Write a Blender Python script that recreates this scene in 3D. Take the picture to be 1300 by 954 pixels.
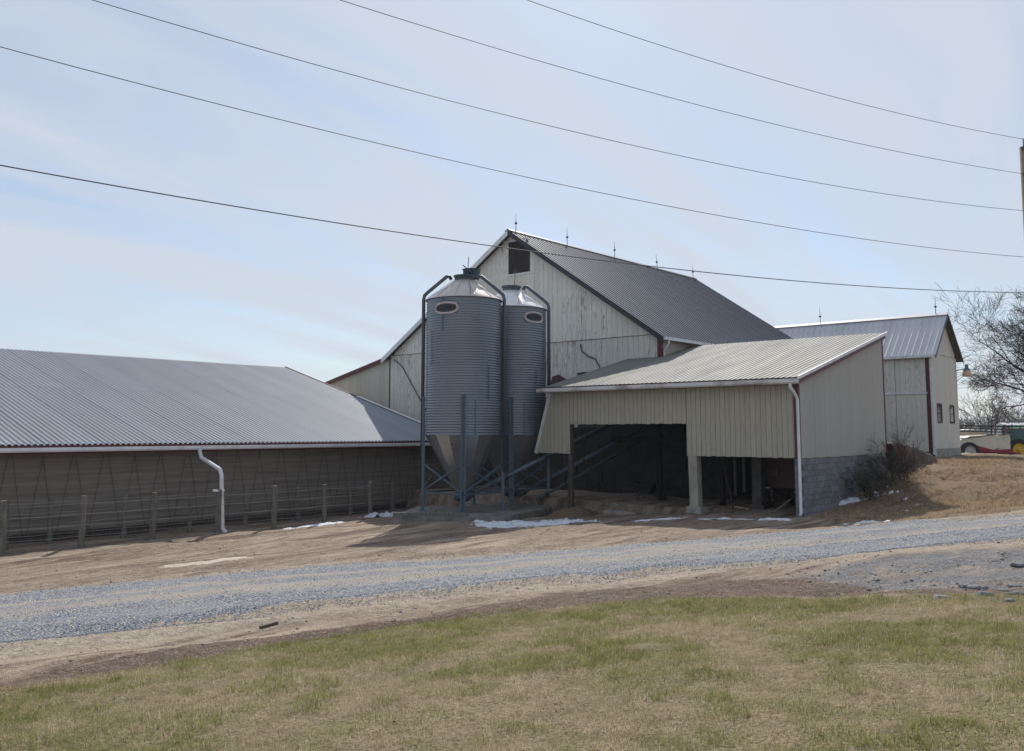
import bpy, math, random
import numpy as np
from mathutils import Vector, Matrix, noise as mnoise
random.seed(7); rng = np.random.default_rng(7)
R = math.radians
scene = bpy.context.scene
for o in list(bpy.data.objects): bpy.data.objects.remove(o)
COL = scene.collection

# ------------------------------------------------------------------ camera, sky, sun
# world frame: x runs along the farm road side (u), y across (v), origin at the near corner of the open shed
CAM = np.array([-28.77, -12.14, 2.8]); HEAD = R(40.6)
FPX, CX, CY = 1135.0, 650.0, 432.0
PITCH = math.atan(116 / FPX)
cd = bpy.data.cameras.new('camera'); cam = bpy.data.objects.new('camera', cd); COL.objects.link(cam)
cam.location = CAM; cam.rotation_euler = (R(90) + PITCH, 0, HEAD - R(90))
cd.sensor_width = 36; cd.lens = FPX / 1300 * 36; cd.shift_y = -45 / 1300
cd.clip_end = 6000; cd.clip_start = 0.1
scene.camera = cam

SUN_EL, SUN_HEAD = R(40), HEAD - R(6)
SUN = Vector((math.cos(SUN_EL) * math.cos(SUN_HEAD), math.cos(SUN_EL) * math.sin(SUN_HEAD), math.sin(SUN_EL)))
sl = bpy.data.lights.new('sun', 'SUN'); sl.energy = 4.3; sl.angle = R(0.6); sl.color = (1.0, 0.95, 0.88)
so = bpy.data.objects.new('sun', sl); COL.objects.link(so)
so.rotation_euler = SUN.to_track_quat('Z', 'Y').to_euler(); so.location = (0, 0, 60)

world = bpy.data.worlds.new('World'); scene.world = world; world.use_nodes = True
nt = world.node_tree; nt.nodes.clear()
N = nt.nodes.new; L = nt.links.new
out = N('ShaderNodeOutputWorld'); bg = N('ShaderNodeBackground'); bg.inputs[1].default_value = 0.1
sky = N('ShaderNodeTexSky'); sky.sky_type = 'NISHITA'; sky.sun_disc = False
sky.sun_elevation = SUN_EL; sky.sun_rotation = math.atan2(SUN.x, SUN.y)
sky.air_density = 1.0; sky.dust_density = 0.6; sky.ozone_density = 1.5; sky.altitude = 100
tc = N('ShaderNodeTexCoord')
sep = N('ShaderNodeSeparateXYZ'); L(tc.outputs['Generated'], sep.inputs[0])
zc = N('ShaderNodeMath'); zc.operation = 'MAXIMUM'; zc.inputs[1].default_value = 0.0; L(sep.outputs[2], zc.inputs[0])
za = N('ShaderNodeMath'); za.operation = 'ADD'; za.inputs[1].default_value = 0.22; L(zc.outputs[0], za.inputs[0])
dv = N('ShaderNodeVectorMath'); dv.operation = 'DIVIDE'; L(tc.outputs['Generated'], dv.inputs[0])
cmb = N('ShaderNodeCombineXYZ')
for i in range(3): L(za.outputs[0], cmb.inputs[i])
L(cmb.outputs[0], dv.inputs[1])
mp = N('ShaderNodeMapping'); mp.inputs['Rotation'].default_value = (0, 0, -HEAD + R(90)); mp.inputs['Scale'].default_value = (0.55, 2.5, 1.0)
mp.inputs['Location'].default_value = (3.1, 1.75, 0)
L(dv.outputs[0], mp.inputs[0])
cn = N('ShaderNodeTexNoise'); cn.inputs['Scale'].default_value = 1.1; cn.inputs['Detail'].default_value = 6; cn.inputs['Roughness'].default_value = 0.5; cn.inputs['Distortion'].default_value = 0.9
L(mp.outputs[0], cn.inputs[0])
cr = N('ShaderNodeValToRGB'); cr.color_ramp.elements[0].position = 0.36; cr.color_ramp.elements[0].color = (0.42,) * 3 + (1,)
cr.color_ramp.elements[1].position = 0.64; cr.color_ramp.elements[1].color = (0.92,) * 3 + (1,)
L(cn.outputs[0], cr.inputs[0])
mx = N('ShaderNodeMix'); mx.data_type = 'RGBA'; mx.inputs[7].default_value = (6.2, 6.7, 7.55, 1)
tint = N('ShaderNodeMix'); tint.data_type = 'RGBA'; tint.blend_type = 'MULTIPLY'; tint.inputs[0].default_value = 1.0; tint.inputs[7].default_value = (.86, .96, 1.05, 1); L(sky.outputs[0], tint.inputs[6])
L(cr.outputs[0], mx.inputs[0]); L(tint.outputs[2], mx.inputs[6])
L(mx.outputs[2], bg.inputs[0]); L(bg.outputs[0], out.inputs[0])

scene.view_settings.view_transform = 'Standard'; scene.view_settings.look = 'None'
scene.view_settings.exposure = 0.06; scene.view_settings.gamma = 1.0
scene.render.engine = 'CYCLES'

# ------------------------------------------------------------------ helpers
FWD = np.array([math.cos(HEAD), math.sin(HEAD), 0]); RGT = np.array([math.sin(HEAD), -math.cos(HEAD), 0])
def ray(x, y):
    a, b, c = x - CX, FPX, -(y - CY); cp, sp = math.cos(PITCH), math.sin(PITCH)
    return RGT * a + FWD * (b * cp - c * sp) + np.array([0, 0, b * sp + c * cp])
def at(x, y, axis, val):                       # pixel of the photograph -> point on the plane axis = val
    r = ray(x, y); return CAM + r * ((val - CAM[axis]) / r[axis])
def atd(x, y, d):                              # pixel -> point d metres ahead
    r = ray(x, y); return CAM + r * (d / float(r @ FWD))

def sst(a, b, x):
    t = np.clip((np.asarray(x, float) - a) / (b - a), 0, 1); return t * t * (3 - 2 * t)
def soft(a, b, x, w):                          # linear ramp with rounded ends
    t = (np.asarray(x, float) - a) / (b - a); return np.clip(0.5 * (np.sqrt(t * t + w) - np.sqrt((t - 1) ** 2 + w) + 1), 0, 1)
def hz(u, v):
    u = np.asarray(u, float); v = np.asarray(v, float)
    z = 1.15 * np.clip((1.0 - v) / 13.0, 0, 1.3) ** 1.15 * (1 - sst(40, 80, u))
    z = z - 0.9 * soft(2.0, 15.0, v, 0.01) * (1 - sst(2, 5, u))
    z = z + .20 * np.exp(-((u + 5.8) / 3.2) ** 2 - ((v - 11.6) / 2.2) ** 2)
    up = sst(31, 52, u)
    m = (1.44 * sst(1.0, 10.8, u + 0.12 * v) * (1 - up) + .48 * up) * np.where(u < 8.6, sst(1.5, -0.3, v), sst(12, 8, v) * (1 - up) + up)
    mm = np.where(u > 31, np.maximum(z, m) * (1 - up) + up * (m + z), np.maximum(z, m))
    return np.where(u < 1, z, mm)
def gz(u, v): return float(hz(u, v))
def hit(x, y):
    r = ray(x, y); r = r / np.linalg.norm(r); t = np.arange(2, 140, .02); p = CAM + t[:, None] * r
    b = np.nonzero(p[:, 2] < hz(p[:, 0], p[:, 1]))[0]
    return p[b[0]] if len(b) else None

def _hash(ix, iy, seed):
    n = (ix * 374761393 + iy * 668265263 + seed * 982451653) & 0xffffffff
    n = ((n ^ (n >> 13)) * 1274126177) & 0xffffffff
    return ((n ^ (n >> 16)) & 0xffff) / 65535.0
def vnoise(x, y, seed=0):
    ix = np.floor(x).astype(np.int64); iy = np.floor(y).astype(np.int64); fx = x - ix; fy = y - iy
    fx = fx * fx * (3 - 2 * fx); fy = fy * fy * (3 - 2 * fy)
    a = _hash(ix, iy, seed); b = _hash(ix + 1, iy, seed); c = _hash(ix, iy + 1, seed); d = _hash(ix + 1, iy + 1, seed)
    return (a * (1 - fx) + b * fx) * (1 - fy) + (c * (1 - fx) + d * fx) * fy
def fbm(x, y, seed=0, oct=4):
    s = 0; a = .5; t = 0
    for i in range(oct): s = s + a * vnoise(x * 2 ** i, y * 2 ** i, seed + i); t += a; a *= .5
    return s / t

class MB:
    def __init__(s): s.v = []; s.f = []
    def add(s, vs, fs):
        n = len(s.v); s.v += [tuple(map(float, p)) for p in vs]; s.f += [tuple(i + n for i in f) for f in fs]; return s
    def box(s, x0, x1, y0, y1, z0, z1):
        return s.add([(x, y, z) for z in (z0, z1) for y in (y0, y1) for x in (x0, x1)],
                     [(0, 2, 3, 1), (4, 5, 7, 6), (0, 1, 5, 4), (2, 6, 7, 3), (0, 4, 6, 2), (1, 3, 7, 5)])
    def prism(s, poly, d):                       # polygon (3-D points) pushed along d
        n = len(poly); d = np.array(d, float); a = [np.array(p, float) for p in poly]
        fs = [tuple(range(n - 1, -1, -1)), tuple(range(n, 2 * n))] + [(i, (i + 1) % n, n + (i + 1) % n, n + i) for i in range(n)]
        return s.add(a + [p + d for p in a], fs)
    def beam(s, p, q, w, h, up=(0, 0, 1)):       # rectangular bar from p to q
        p = Vector(p); q = Vector(q); d = (q - p).normalized(); upv = Vector(up)
        if abs(d.dot(upv)) > .98: upv = Vector((1, 0, 0))
        a = d.cross(upv).normalized() * (w / 2); b = a.cross(d).normalized() * (h / 2)
        return s.prism([p + a + b, p - a + b, p - a - b, p + a - b], q - p)
    def tube(s, pts, r, n=8, cap=True):
        pts = [Vector(p) for p in pts]; m = len(pts); rr = r if hasattr(r, '__len__') else [r] * m
        vs = []; fs = []; ref = None
        for i, p in enumerate(pts):
            d = (pts[min(i + 1, m - 1)] - pts[max(i - 1, 0)]).normalized()
            if ref is None:
                ref = d.orthogonal().normalized()
            a = (ref - d * ref.dot(d)).normalized(); ref = a; b = d.cross(a)
            vs += [p + (a * math.cos(2 * math.pi * k / n) + b * math.sin(2 * math.pi * k / n)) * rr[i] for k in range(n)]
        for i in range(m - 1):
            for k in range(n): fs.append((i * n + k, i * n + (k + 1) % n, (i + 1) * n + (k + 1) % n, (i + 1) * n + k))
        if cap: fs += [tuple(range(n - 1, -1, -1)), tuple((m - 1) * n + k for k in range(n))]
        return s.add(vs, fs)
    def lathe(s, prof, n=48, c=(0, 0), a0=0., a1=2 * math.pi):
        full = abs(a1 - a0 - 2 * math.pi) < 1e-6; m = n if full else n + 1; vs = []; fs = []
        for (r, z) in prof:
            for k in range(m):
                t = a0 + (a1 - a0) * k / n; vs.append((c[0] + r * math.cos(t), c[1] + r * math.sin(t), z))
        for i in range(len(prof) - 1):
            for k in range(n):
                k2 = (k + 1) % m; fs.append((i * m + k, i * m + k2, (i + 1) * m + k2, (i + 1) * m + k))
        return s.add(vs, fs)
    def build(s, name, mat, parent=None, smooth=False, loc=None):
        me = bpy.data.meshes.new(name); me.from_pydata(s.v, [], s.f); me.materials.append(mat)
        if smooth: me.polygons.foreach_set('use_smooth', [True] * len(me.polygons))
        me.update(); o = bpy.data.objects.new(name, me); COL.objects.link(o)
        if parent: adopt(o, parent)
        if loc is not None: o.location = loc
        return o
def mesh_np(name, V, F, mat, parent=None, smooth=False):
    V = np.asarray(V, np.float32); F = np.asarray(F, np.int32); k = F.shape[1]
    me = bpy.data.meshes.new(name); me.vertices.add(len(V)); me.vertices.foreach_set('co', V.ravel())
    me.loops.add(F.size); me.loops.foreach_set('vertex_index', F.ravel())
    me.polygons.add(len(F)); me.polygons.foreach_set('loop_start', np.arange(0, F.size, k, dtype=np.int32))
    if smooth: me.polygons.foreach_set('use_smooth', np.ones(len(F), bool))
    me.materials.append(mat); me.update(calc_edges=True); me.validate()
    o = bpy.data.objects.new(name, me); COL.objects.link(o)
    if parent: adopt(o, parent)
    return o
def tag(o, label=None, cat=None, group=None, kind=None):
    if label: o['label'] = label
    if cat: o['category'] = cat
    if group: o['group'] = group
    if kind: o['kind'] = kind
    return o
WORLD = set()                                   # things whose parts are given in world coordinates
def adopt(o, parent):
    o.parent = parent
    if parent.name in WORLD: o.matrix_parent_inverse = Matrix.Translation(-parent.location)
def thing(name, label, cat, group=None, loc=(0, 0, 0), rz=0, local=False):
    o = bpy.data.objects.new(name, None); COL.objects.link(o); o.empty_display_size = .3; o.location = loc; o.rotation_euler = (0, 0, rz)
    if not local: WORLD.add(o.name)
    return tag(o, label, cat, group)
def inst(o, parent, loc=(0, 0, 0), rz=0):
    c = bpy.data.objects.new(o.name, o.data); COL.objects.link(c); adopt(c, parent); c.location = loc; c.rotation_euler = (0, 0, rz); return c

# ------------------------------------------------------------------ materials
def new_mat(name):
    m = bpy.data.materials.new(name); m.use_nodes = True; t = m.node_tree; b = t.nodes['Principled BSDF']; return m, t, b
def nd(t, kind, **kw):
    n = t.nodes.new(kind)
    for k, v in kw.items():
        if k in ('op', 'operation'): n.operation = v
        else: n.inputs[k].default_value = v
    return n
def c4(c): return tuple(c) + (1,) if len(c) == 3 else tuple(c)
def mixc(t, fac, a, b, blend='MIX'):
    m = t.nodes.new('ShaderNodeMix'); m.data_type = 'RGBA'; m.blend_type = blend
    for sock, val in ((0, fac), (6, a), (7, b)):
        if hasattr(val, 'links'): t.links.new(val, m.inputs[sock])
        else: m.inputs[sock].default_value = val if sock == 0 else c4(val)
    return m.outputs[2]
def noise(t, scale, stretch=(1, 1, 1), detail=4, rough=.55, rot=0, src='pos', loc=(0, 0, 0)):
    if src == 'pos': s = t.nodes.new('ShaderNodeNewGeometry').outputs['Position']
    else: s = t.nodes.new('ShaderNodeTexCoord').outputs['Object']
    m = t.nodes.new('ShaderNodeMapping'); m.inputs['Scale'].default_value = stretch; m.inputs['Rotation'].default_value = (0, 0, rot); m.inputs['Location'].default_value = loc
    t.links.new(s, m.inputs[0]); n = t.nodes.new('ShaderNodeTexNoise'); n.inputs['Scale'].default_value = scale
    n.inputs['Detail'].default_value = detail; n.inputs['Roughness'].default_value = rough; t.links.new(m.outputs[0], n.inputs[0]); return n.outputs[0]
def ramp(t, src, p0, p1, c0=(0, 0, 0), c1=(1, 1, 1)):
    r = t.nodes.new('ShaderNodeValToRGB'); e = r.color_ramp.elements
    e[0].position = p0; e[1].position = p1; e[0].color = c4(c0); e[1].color = c4(c1); t.links.new(src, r.inputs[0]); return r.outputs[0]
def math_(t, op, a, b):
    m = t.nodes.new('ShaderNodeMath'); m.operation = op
    for i, v in enumerate((a, b)):
        if hasattr(v, 'links'): t.links.new(v, m.inputs[i])
        else: m.inputs[i].default_value = v
    return m.outputs[0]
def bump(t, b, h, strength, dist=.02):
    n = t.nodes.new('ShaderNodeBump'); n.inputs['Strength'].default_value = strength; n.inputs['Distance'].default_value = dist
    t.links.new(h, n.inputs['Height']); t.links.new(n.outputs[0], b.inputs['Normal'])
def rnd(t): return t.nodes.new('ShaderNodeObjectInfo').outputs['Random']
def set_(b, rough=None, metal=None, spec=None):
    if rough is not None: b.inputs['Roughness'].default_value = rough
    if metal is not None: b.inputs['Metallic'].default_value = metal
    if spec is not None: b.inputs['Specular IOR Level'].default_value = spec

def simple(name, col, rough=.7, metal=0, var=.25, scale=3, stretch=(1, 1, 1), bmp=0, rndv=0, col2=None, spec=None):
    m, t, b = new_mat(name); n = noise(t, scale, stretch)
    dk = col2 or tuple(c * (1 - var) for c in col); lt = tuple(min(1, c * (1 + var * .5)) for c in col)
    c = mixc(t, ramp(t, n, .3, .7), dk, lt)
    if rndv:
        k = math_(t, 'ADD', math_(t, 'MULTIPLY', rnd(t), rndv), 1 - rndv / 2)
        cc = t.nodes.new('ShaderNodeCombineColor')
        for i in range(3): t.links.new(k, cc.inputs[i])
        c = mixc(t, 1.0, c, cc.outputs[0], 'MULTIPLY')
    t.links.new(c, b.inputs['Base Color']); set_(b, rough, metal, spec)
    if bmp: bump(t, b, noise(t, scale * 8, stretch), bmp)
    return m
def siding(name, paint, wood, amount, dirt=(.2, .18, .14), rndv=.12, grime=.3):
    # weathered paint on boards: vertical streaks of bare wood, grime running down
    m, t, b = new_mat(name)
    n1 = noise(t, 1.0, (34, 34, 2.6), 6, .72); n2 = noise(t, .35, (1, 1, 1), 3); n3 = noise(t, 1.0, (30, 30, 1.6), 4, .6)
    f = math_(t, 'ADD', math_(t, 'MULTIPLY', n1, .74), math_(t, 'ADD', math_(t, 'MULTIPLY', n2, .26), math_(t, 'MULTIPLY', rnd(t), .10)))
    peel = ramp(t, f, .735 - amount, .765 - amount)
    stain = ramp(t, n3, .42, .78)
    k = math_(t, 'ADD', math_(t, 'MULTIPLY', rnd(t), rndv), 1 - rndv / 2)
    cc = t.nodes.new('ShaderNodeCombineColor')
    for i in range(3): t.links.new(k, cc.inputs[i])
    c = mixc(t, 1.0, paint, cc.outputs[0], 'MULTIPLY')
    c = mixc(t, math_(t, 'MULTIPLY', stain, grime), c, dirt)
    c = mixc(t, math_(t, 'MULTIPLY', peel, .8), c, mixc(t, n3, wood, tuple(w * .55 for w in wood)))
    t.links.new(c, b.inputs['Base Color']); set_(b, .75, 0, .3); bump(t, b, n3, .25, .01); return m
def metal_sheet(name, col, rough=.45, metal=.6, rust=0., rustc=(.2, .09, .05), rndv=.12, streak=(1, 1, 1), spec=None):
    m, t, b = new_mat(name); n = noise(t, 1.2, streak, 5); n2 = noise(t, .5, (1, 1, 1), 3)
    k = math_(t, 'ADD', math_(t, 'MULTIPLY', rnd(t), rndv), 1 - rndv / 2)
    cc = t.nodes.new('ShaderNodeCombineColor')
    for i in range(3): t.links.new(k, cc.inputs[i])
    c = mixc(t, 1.0, mixc(t, n, tuple(x * .8 for x in col), tuple(min(1, x * 1.12) for x in col)), cc.outputs[0], 'MULTIPLY')
    if rust: c = mixc(t, math_(t, 'MULTIPLY', ramp(t, math_(t, 'ADD', math_(t, 'MULTIPLY', n, .6), math_(t, 'MULTIPLY', n2, .4)), .5, .68), rust), c, rustc)
    t.links.new(c, b.inputs['Base Color']); set_(b, rough, metal, spec)
    t.links.new(math_(t, 'ADD', math_(t, 'MULTIPLY', n, .2), rough - .1), b.inputs['Roughness']); return m

M = {}
M['shed_siding'] = siding('shed_siding', (.45, .415, .33), (.16, .13, .10), .06, (.13, .12, .09), .10, .42)
M['shed_side'] = siding('shed_side_siding', (.43, .415, .375), (.3, .26, .2), -.1, (.25, .24, .22), .06, .2)
M['barn_siding'] = siding('barn_siding', (.74, .73, .66), (.25, .17, .125), .105, (.22, .2, .17), .14, .35)
M['barn_low'] = siding('barn_low_siding', (.68, .67, .61), (.23, .14, .105), .125, (.2, .18, .16), .14, .4)
M['ell_siding'] = siding('ell_siding', (.68, .665, .60), (.27, .21, .15), .11, (.24, .21, .16), .12, .35)
M['lean_siding'] = siding('leanto_siding', (.52, .50, .43), (.2, .17, .13), .02, (.2, .19, .16), .10, .3)
M['white'] = simple('white_paint', (.72, .73, .74), .45, 0, .18, 3, bmp=0)
M['white_rust'] = metal_sheet('white_trim_rusting', (.66, .65, .62), .5, 0, .9, (.12, .035, .03), 0)
M['red'] = simple('dark_red_trim', (.105, .016, .022), .5, 0, .3, 4)
M['black_trim'] = simple('black_trim', (.022, .026, .035), .5, 0, .2, 4)
M['long_roof'] = metal_sheet('galvanized_roof', (.265, .285, .32), .62, .12, 0, rndv=.10, streak=(1, .25, .25))
M['barn_roof'] = metal_sheet('aged_barn_roof', (.098, .112, .142), .58, .2, .15, (.085, .075, .075), .16, (2.5, .25, .25))
M['shed_roof'] = metal_sheet('cream_roof', (.205, .203, .178), .75, .0, .6, (.15, .147, .125), .08, (.3, 2, .3))
M['ell_roof'] = metal_sheet('ell_roof', (.58, .58, .60), .5, .1, .3, (.33, .32, .33), .14, (.4, 2, .4))
M['galv'] = metal_sheet('galvanized_bin', (.235, .27, .31), .40, .6, .5, (.125, .155, .19), .10, (.8, .8, .25))
M['galv_leg'] = metal_sheet('galvanized_leg', (.105, .15, .19), .55, .35, 0, rndv=.08)
M['bin_roof'] = metal_sheet('bin_roof', (.62, .56, .52), .42, .3, .45, (.36, .28, .235), .1)
M['bin_roof2'] = metal_sheet('bin_roof_bright', (.80, .79, .80), .4, .25, .0, rndv=.05)
M['hopper'] = metal_sheet('hopper', (.36, .385, .41), .30, .8, .35, (.34, .29, .22), .1)
M['pipe_dark'] = metal_sheet('dark_pipe', (.085, .11, .135), .5, .4, .25, (.16, .09, .06), .1)
M['auger'] = metal_sheet('auger_tube', (.14, .175, .21), .5, .4, .3, (.2, .12, .08), .1)
M['concrete'] = simple('concrete', (.34, .32, .29), .9, 0, .35, 2.5, bmp=.3)
M['slab'] = simple('dirty_slab', (.22, .20, .18), .95, 0, .45, 2.5, bmp=.4)
M['post_conc'] = simple('stained_concrete_post', (.36, .335, .28), .9, 0, .35, 3, (1, 1, .5), bmp=.3)
M['block'] = simple('grey_block', (.205, .205, .22), .95, 0, .3, 6, bmp=.4, rndv=.35)
M['mortar'] = simple('mortar', (.15, .15, .16), .95, 0, .2, 6)
M['stone'] = simple('dark_stone', (.028, .026, .023), .95, 0, .45, 2, bmp=.4)
M['rock'] = simple('field_rock', (.17, .17, .175), .9, 0, .4, 5, bmp=.4, rndv=.7)
def snow_mat():
    m, t, b = new_mat('old_snow'); a = noise(t, 7, (1, 1, 1), 5, .7); c = noise(t, 26, (1, 1, 1), 3, .7)
    col = mixc(t, ramp(t, a, .52, .72), (.80, .83, .88), (.50, .47, .44)); col = mixc(t, math_(t, 'MULTIPLY', ramp(t, c, .58, .7), .6), col, (.33, .28, .23))
    t.links.new(col, b.inputs['Base Color']); set_(b, .7, 0, .3); bump(t, b, math_(t, 'ADD', a, c), .9, .04); return m
M['snow'] = snow_mat()
M['wood_dark'] = simple('dark_wood', (.085, .07, .055), .9, 0, .4, 3, (4, 4, .5), rndv=.2)
M['wood_grey'] = simple('weathered_post', (.165, .155, .13), .9, 0, .45, 4, (5, 5, .6), bmp=.4, rndv=.25)
M['wood_pole'] = simple('pole_wood', (.27, .21, .16), .9, 0, .4, 3, (8, 8, .5), bmp=.5)
M['curtain'] = None
M['cord'] = simple('black_cord', (.075, .06, .055), .8, 0, .1)
M['wire'] = simple('steel_wire', (.33, .33, .34), .5, .3, .1)
M['cable'] = simple('cable', (.085, .09, .105), .6, 0, .1)
M['glass'] = simple('window_glass', (.05, .06, .07), .08, 0, .1)
M['dark'] = simple('dark_opening_boards', (.045, .038, .034), .9, 0, .4, 3, (6, 6, .6), rndv=.4)
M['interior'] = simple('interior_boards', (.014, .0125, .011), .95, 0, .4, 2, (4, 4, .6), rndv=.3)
M['wagon_red'] = metal_sheet('wagon_red', (.05, .014, .011), .6, 0, .4, (.03, .018, .014), .1)
M['tyre'] = simple('rubber', (.022, .022, .024), .9, 0, .3, 4)
M['yellow'] = simple('yellow_rim', (.75, .48, .02), .45, 0, .12)
M['green'] = simple('green_paint', (.02, .14, .045), .4, 0, .15)
M['red_paint'] = simple('implement_red', (.33, .02, .03), .5, 0, .2)
M['tank'] = simple('cream_tank', (.74, .68, .58), .5, 0, .08)
M['rim_grey'] = simple('grey_rim', (.5, .5, .5), .5, .2, .1)
M['inner_grey'] = simple('dusty_grey', (.085, .08, .07), .9, 0, .3)
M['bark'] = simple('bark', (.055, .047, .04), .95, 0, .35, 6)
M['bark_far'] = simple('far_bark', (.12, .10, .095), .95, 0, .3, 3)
M['red_twig'] = simple('red_twigs', (.085, .038, .033), .8, 0, .3, 5)
M['leaf_dark'] = simple('evergreen_leaf', (.055, .06, .032), .7, 0, .5, 9)
M['straw'] = simple('straw', (.17, .12, .075), .95, 0, .35, 9)
M['amber'] = simple('lamp_glass', (.62, .45, .30), .25, 0, .1)
def curtain_mat():
    m, t, b = new_mat('barn_curtain'); a = noise(t, 1.0, (.35, .35, 9), 5, .6); c = noise(t, .6, (1, 1, 1), 3)
    col = mixc(t, ramp(t, a, .3, .7), (.15, .13, .108), (.285, .255, .215)); col = mixc(t, math_(t, 'MULTIPLY', c, .5), col, (.175, .152, .13))
    t.links.new(col, b.inputs['Base Color']); set_(b, .8, 0, .2); bump(t, b, a, .7, .05); return m
M['curtain'] = curtain_mat()

# ------------------------------------------------------------------ ground
def pix(lst): return [tuple(float(c) for c in hit(*p)[:2]) for p in lst]
GRASS_LINE = [(-60, 6), (-34, 0.2), (-27, -1.9)] + pix([(100, 860), (300, 825), (500, 797), (650, 777), (800, 766), (1000, 760), (1300, 760)]) + [(-15, -16), (-8, -30), (10, -60)]
ROAD_UP = [(-60, 14), (-40, 8.4), (-30, 6.2)] + pix([(0, 755), (150, 741), (300, 727), (500, 712), (650, 702), (800, 690), (1000, 677), (1150, 664), (1300, 652)]) + [(5, -12), (20, -24)]
ROAD_LO = [(-62, 10), (-42, 5.2), (-32, 2.7)] + pix([(0, 820), (200, 795), (400, 770), (650, 742), (800, 729), (1000, 712), (1100, 704), (1300, 683)]) + [(-3, -14), (10, -27)]
PATCH = pix([(1000, 735), (1100, 714), (1300, 695)]) + [(-7, -13), (-9, -15), (-13.5, -11)] + pix([(1300, 748), (1150, 750)])
def inside(poly, x, y):
    c = np.zeros(np.shape(x), bool); n = len(poly)
    for i in range(n):
        x0, y0 = poly[i]; x1, y1 = poly[(i + 1) % n]
        if y0 == y1: continue
        c ^= ((y0 > y) != (y1 > y)) & (x < (x1 - x0) * (y - y0) / (y1 - y0) + x0)
    return c
def dist_line(pl, x, y, closed=False):
    d = np.full(np.shape(x), 1e9); q = list(pl) + ([pl[0]] if closed else [])
    for (ax, ay), (bx, by) in zip(q[:-1], q[1:]):
        t = np.clip(((x - ax) * (bx - ax) + (y - ay) * (by - ay)) / ((bx - ax) ** 2 + (by - ay) ** 2), 0, 1)
        d = np.minimum(d, np.hypot(x - ax - t * (bx - ax), y - ay - t * (by - ay)))
    return d
LAWN = GRASS_LINE + [(-60, -60)]
ROADP = ROAD_UP + ROAD_LO[::-1]
def sd(poly, x, y, line=None):                    # signed distance, + inside
    return np.where(inside(poly, x, y), 1, -1) * dist_line(line or poly, x, y, line is None)
MOUND = [(-3.4, -2.6), (.2, -.1), (8.4, -.1), (8.8, 2), (60, 2), (60, -60), (16, -20), (5, -11), (-1.0, -6.2), (-2.2, -4.6)]

def axis_pts(a, b, step, far, grow=1.22):
    p = list(np.arange(a, b + 1e-6, step)); s = step; x = p[-1]; hi = []
    while x < far: s *= grow; x += s; hi.append(x)
    s = step; x = p[0]; lo = []
    while x > -far: s *= grow; x -= s; lo.append(x)
    return np.array(lo[::-1] + p + hi)
gx = axis_pts(-28, 14, .17, 2600); gy = axis_pts(-14, 19, .17, 2600)
X, Y = np.meshgrid(gx, gy); Z = hz(X, Y)
fade = 1 - sst(30, 70, np.hypot(X, Y))
lawn_m = sst(-.3, .3, sd(LAWN, X, Y, GRASS_LINE)); mound_m = sst(-.4, .6, sd(MOUND, X, Y))
ca, sa = math.cos(R(-30)), math.sin(R(-30)); XR = X * ca + Y * sa; YR = -X * sa + Y * ca     # along the wheel tracks
rut = fbm(XR * .12 + 5, YR * 1.6, 3, 4) - .5
Z = Z + fade * ((fbm(X * .5, Y * .5, 11) - .5) * .10 + (fbm(X * 2.2, Y * 2.2, 21, 3) - .5) * (.035 + .10 * mound_m) + rut * .20 * (1 - lawn_m) * (1 - mound_m))
V = np.stack([X.ravel(), Y.ravel(), Z.ravel()], 1); ny, nx = X.shape
ii = (np.arange(ny - 1)[:, None] * nx + np.arange(nx - 1)[None]).ravel()
F = np.stack([ii, ii + 1, ii + nx + 1, ii + nx], 1)

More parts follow.
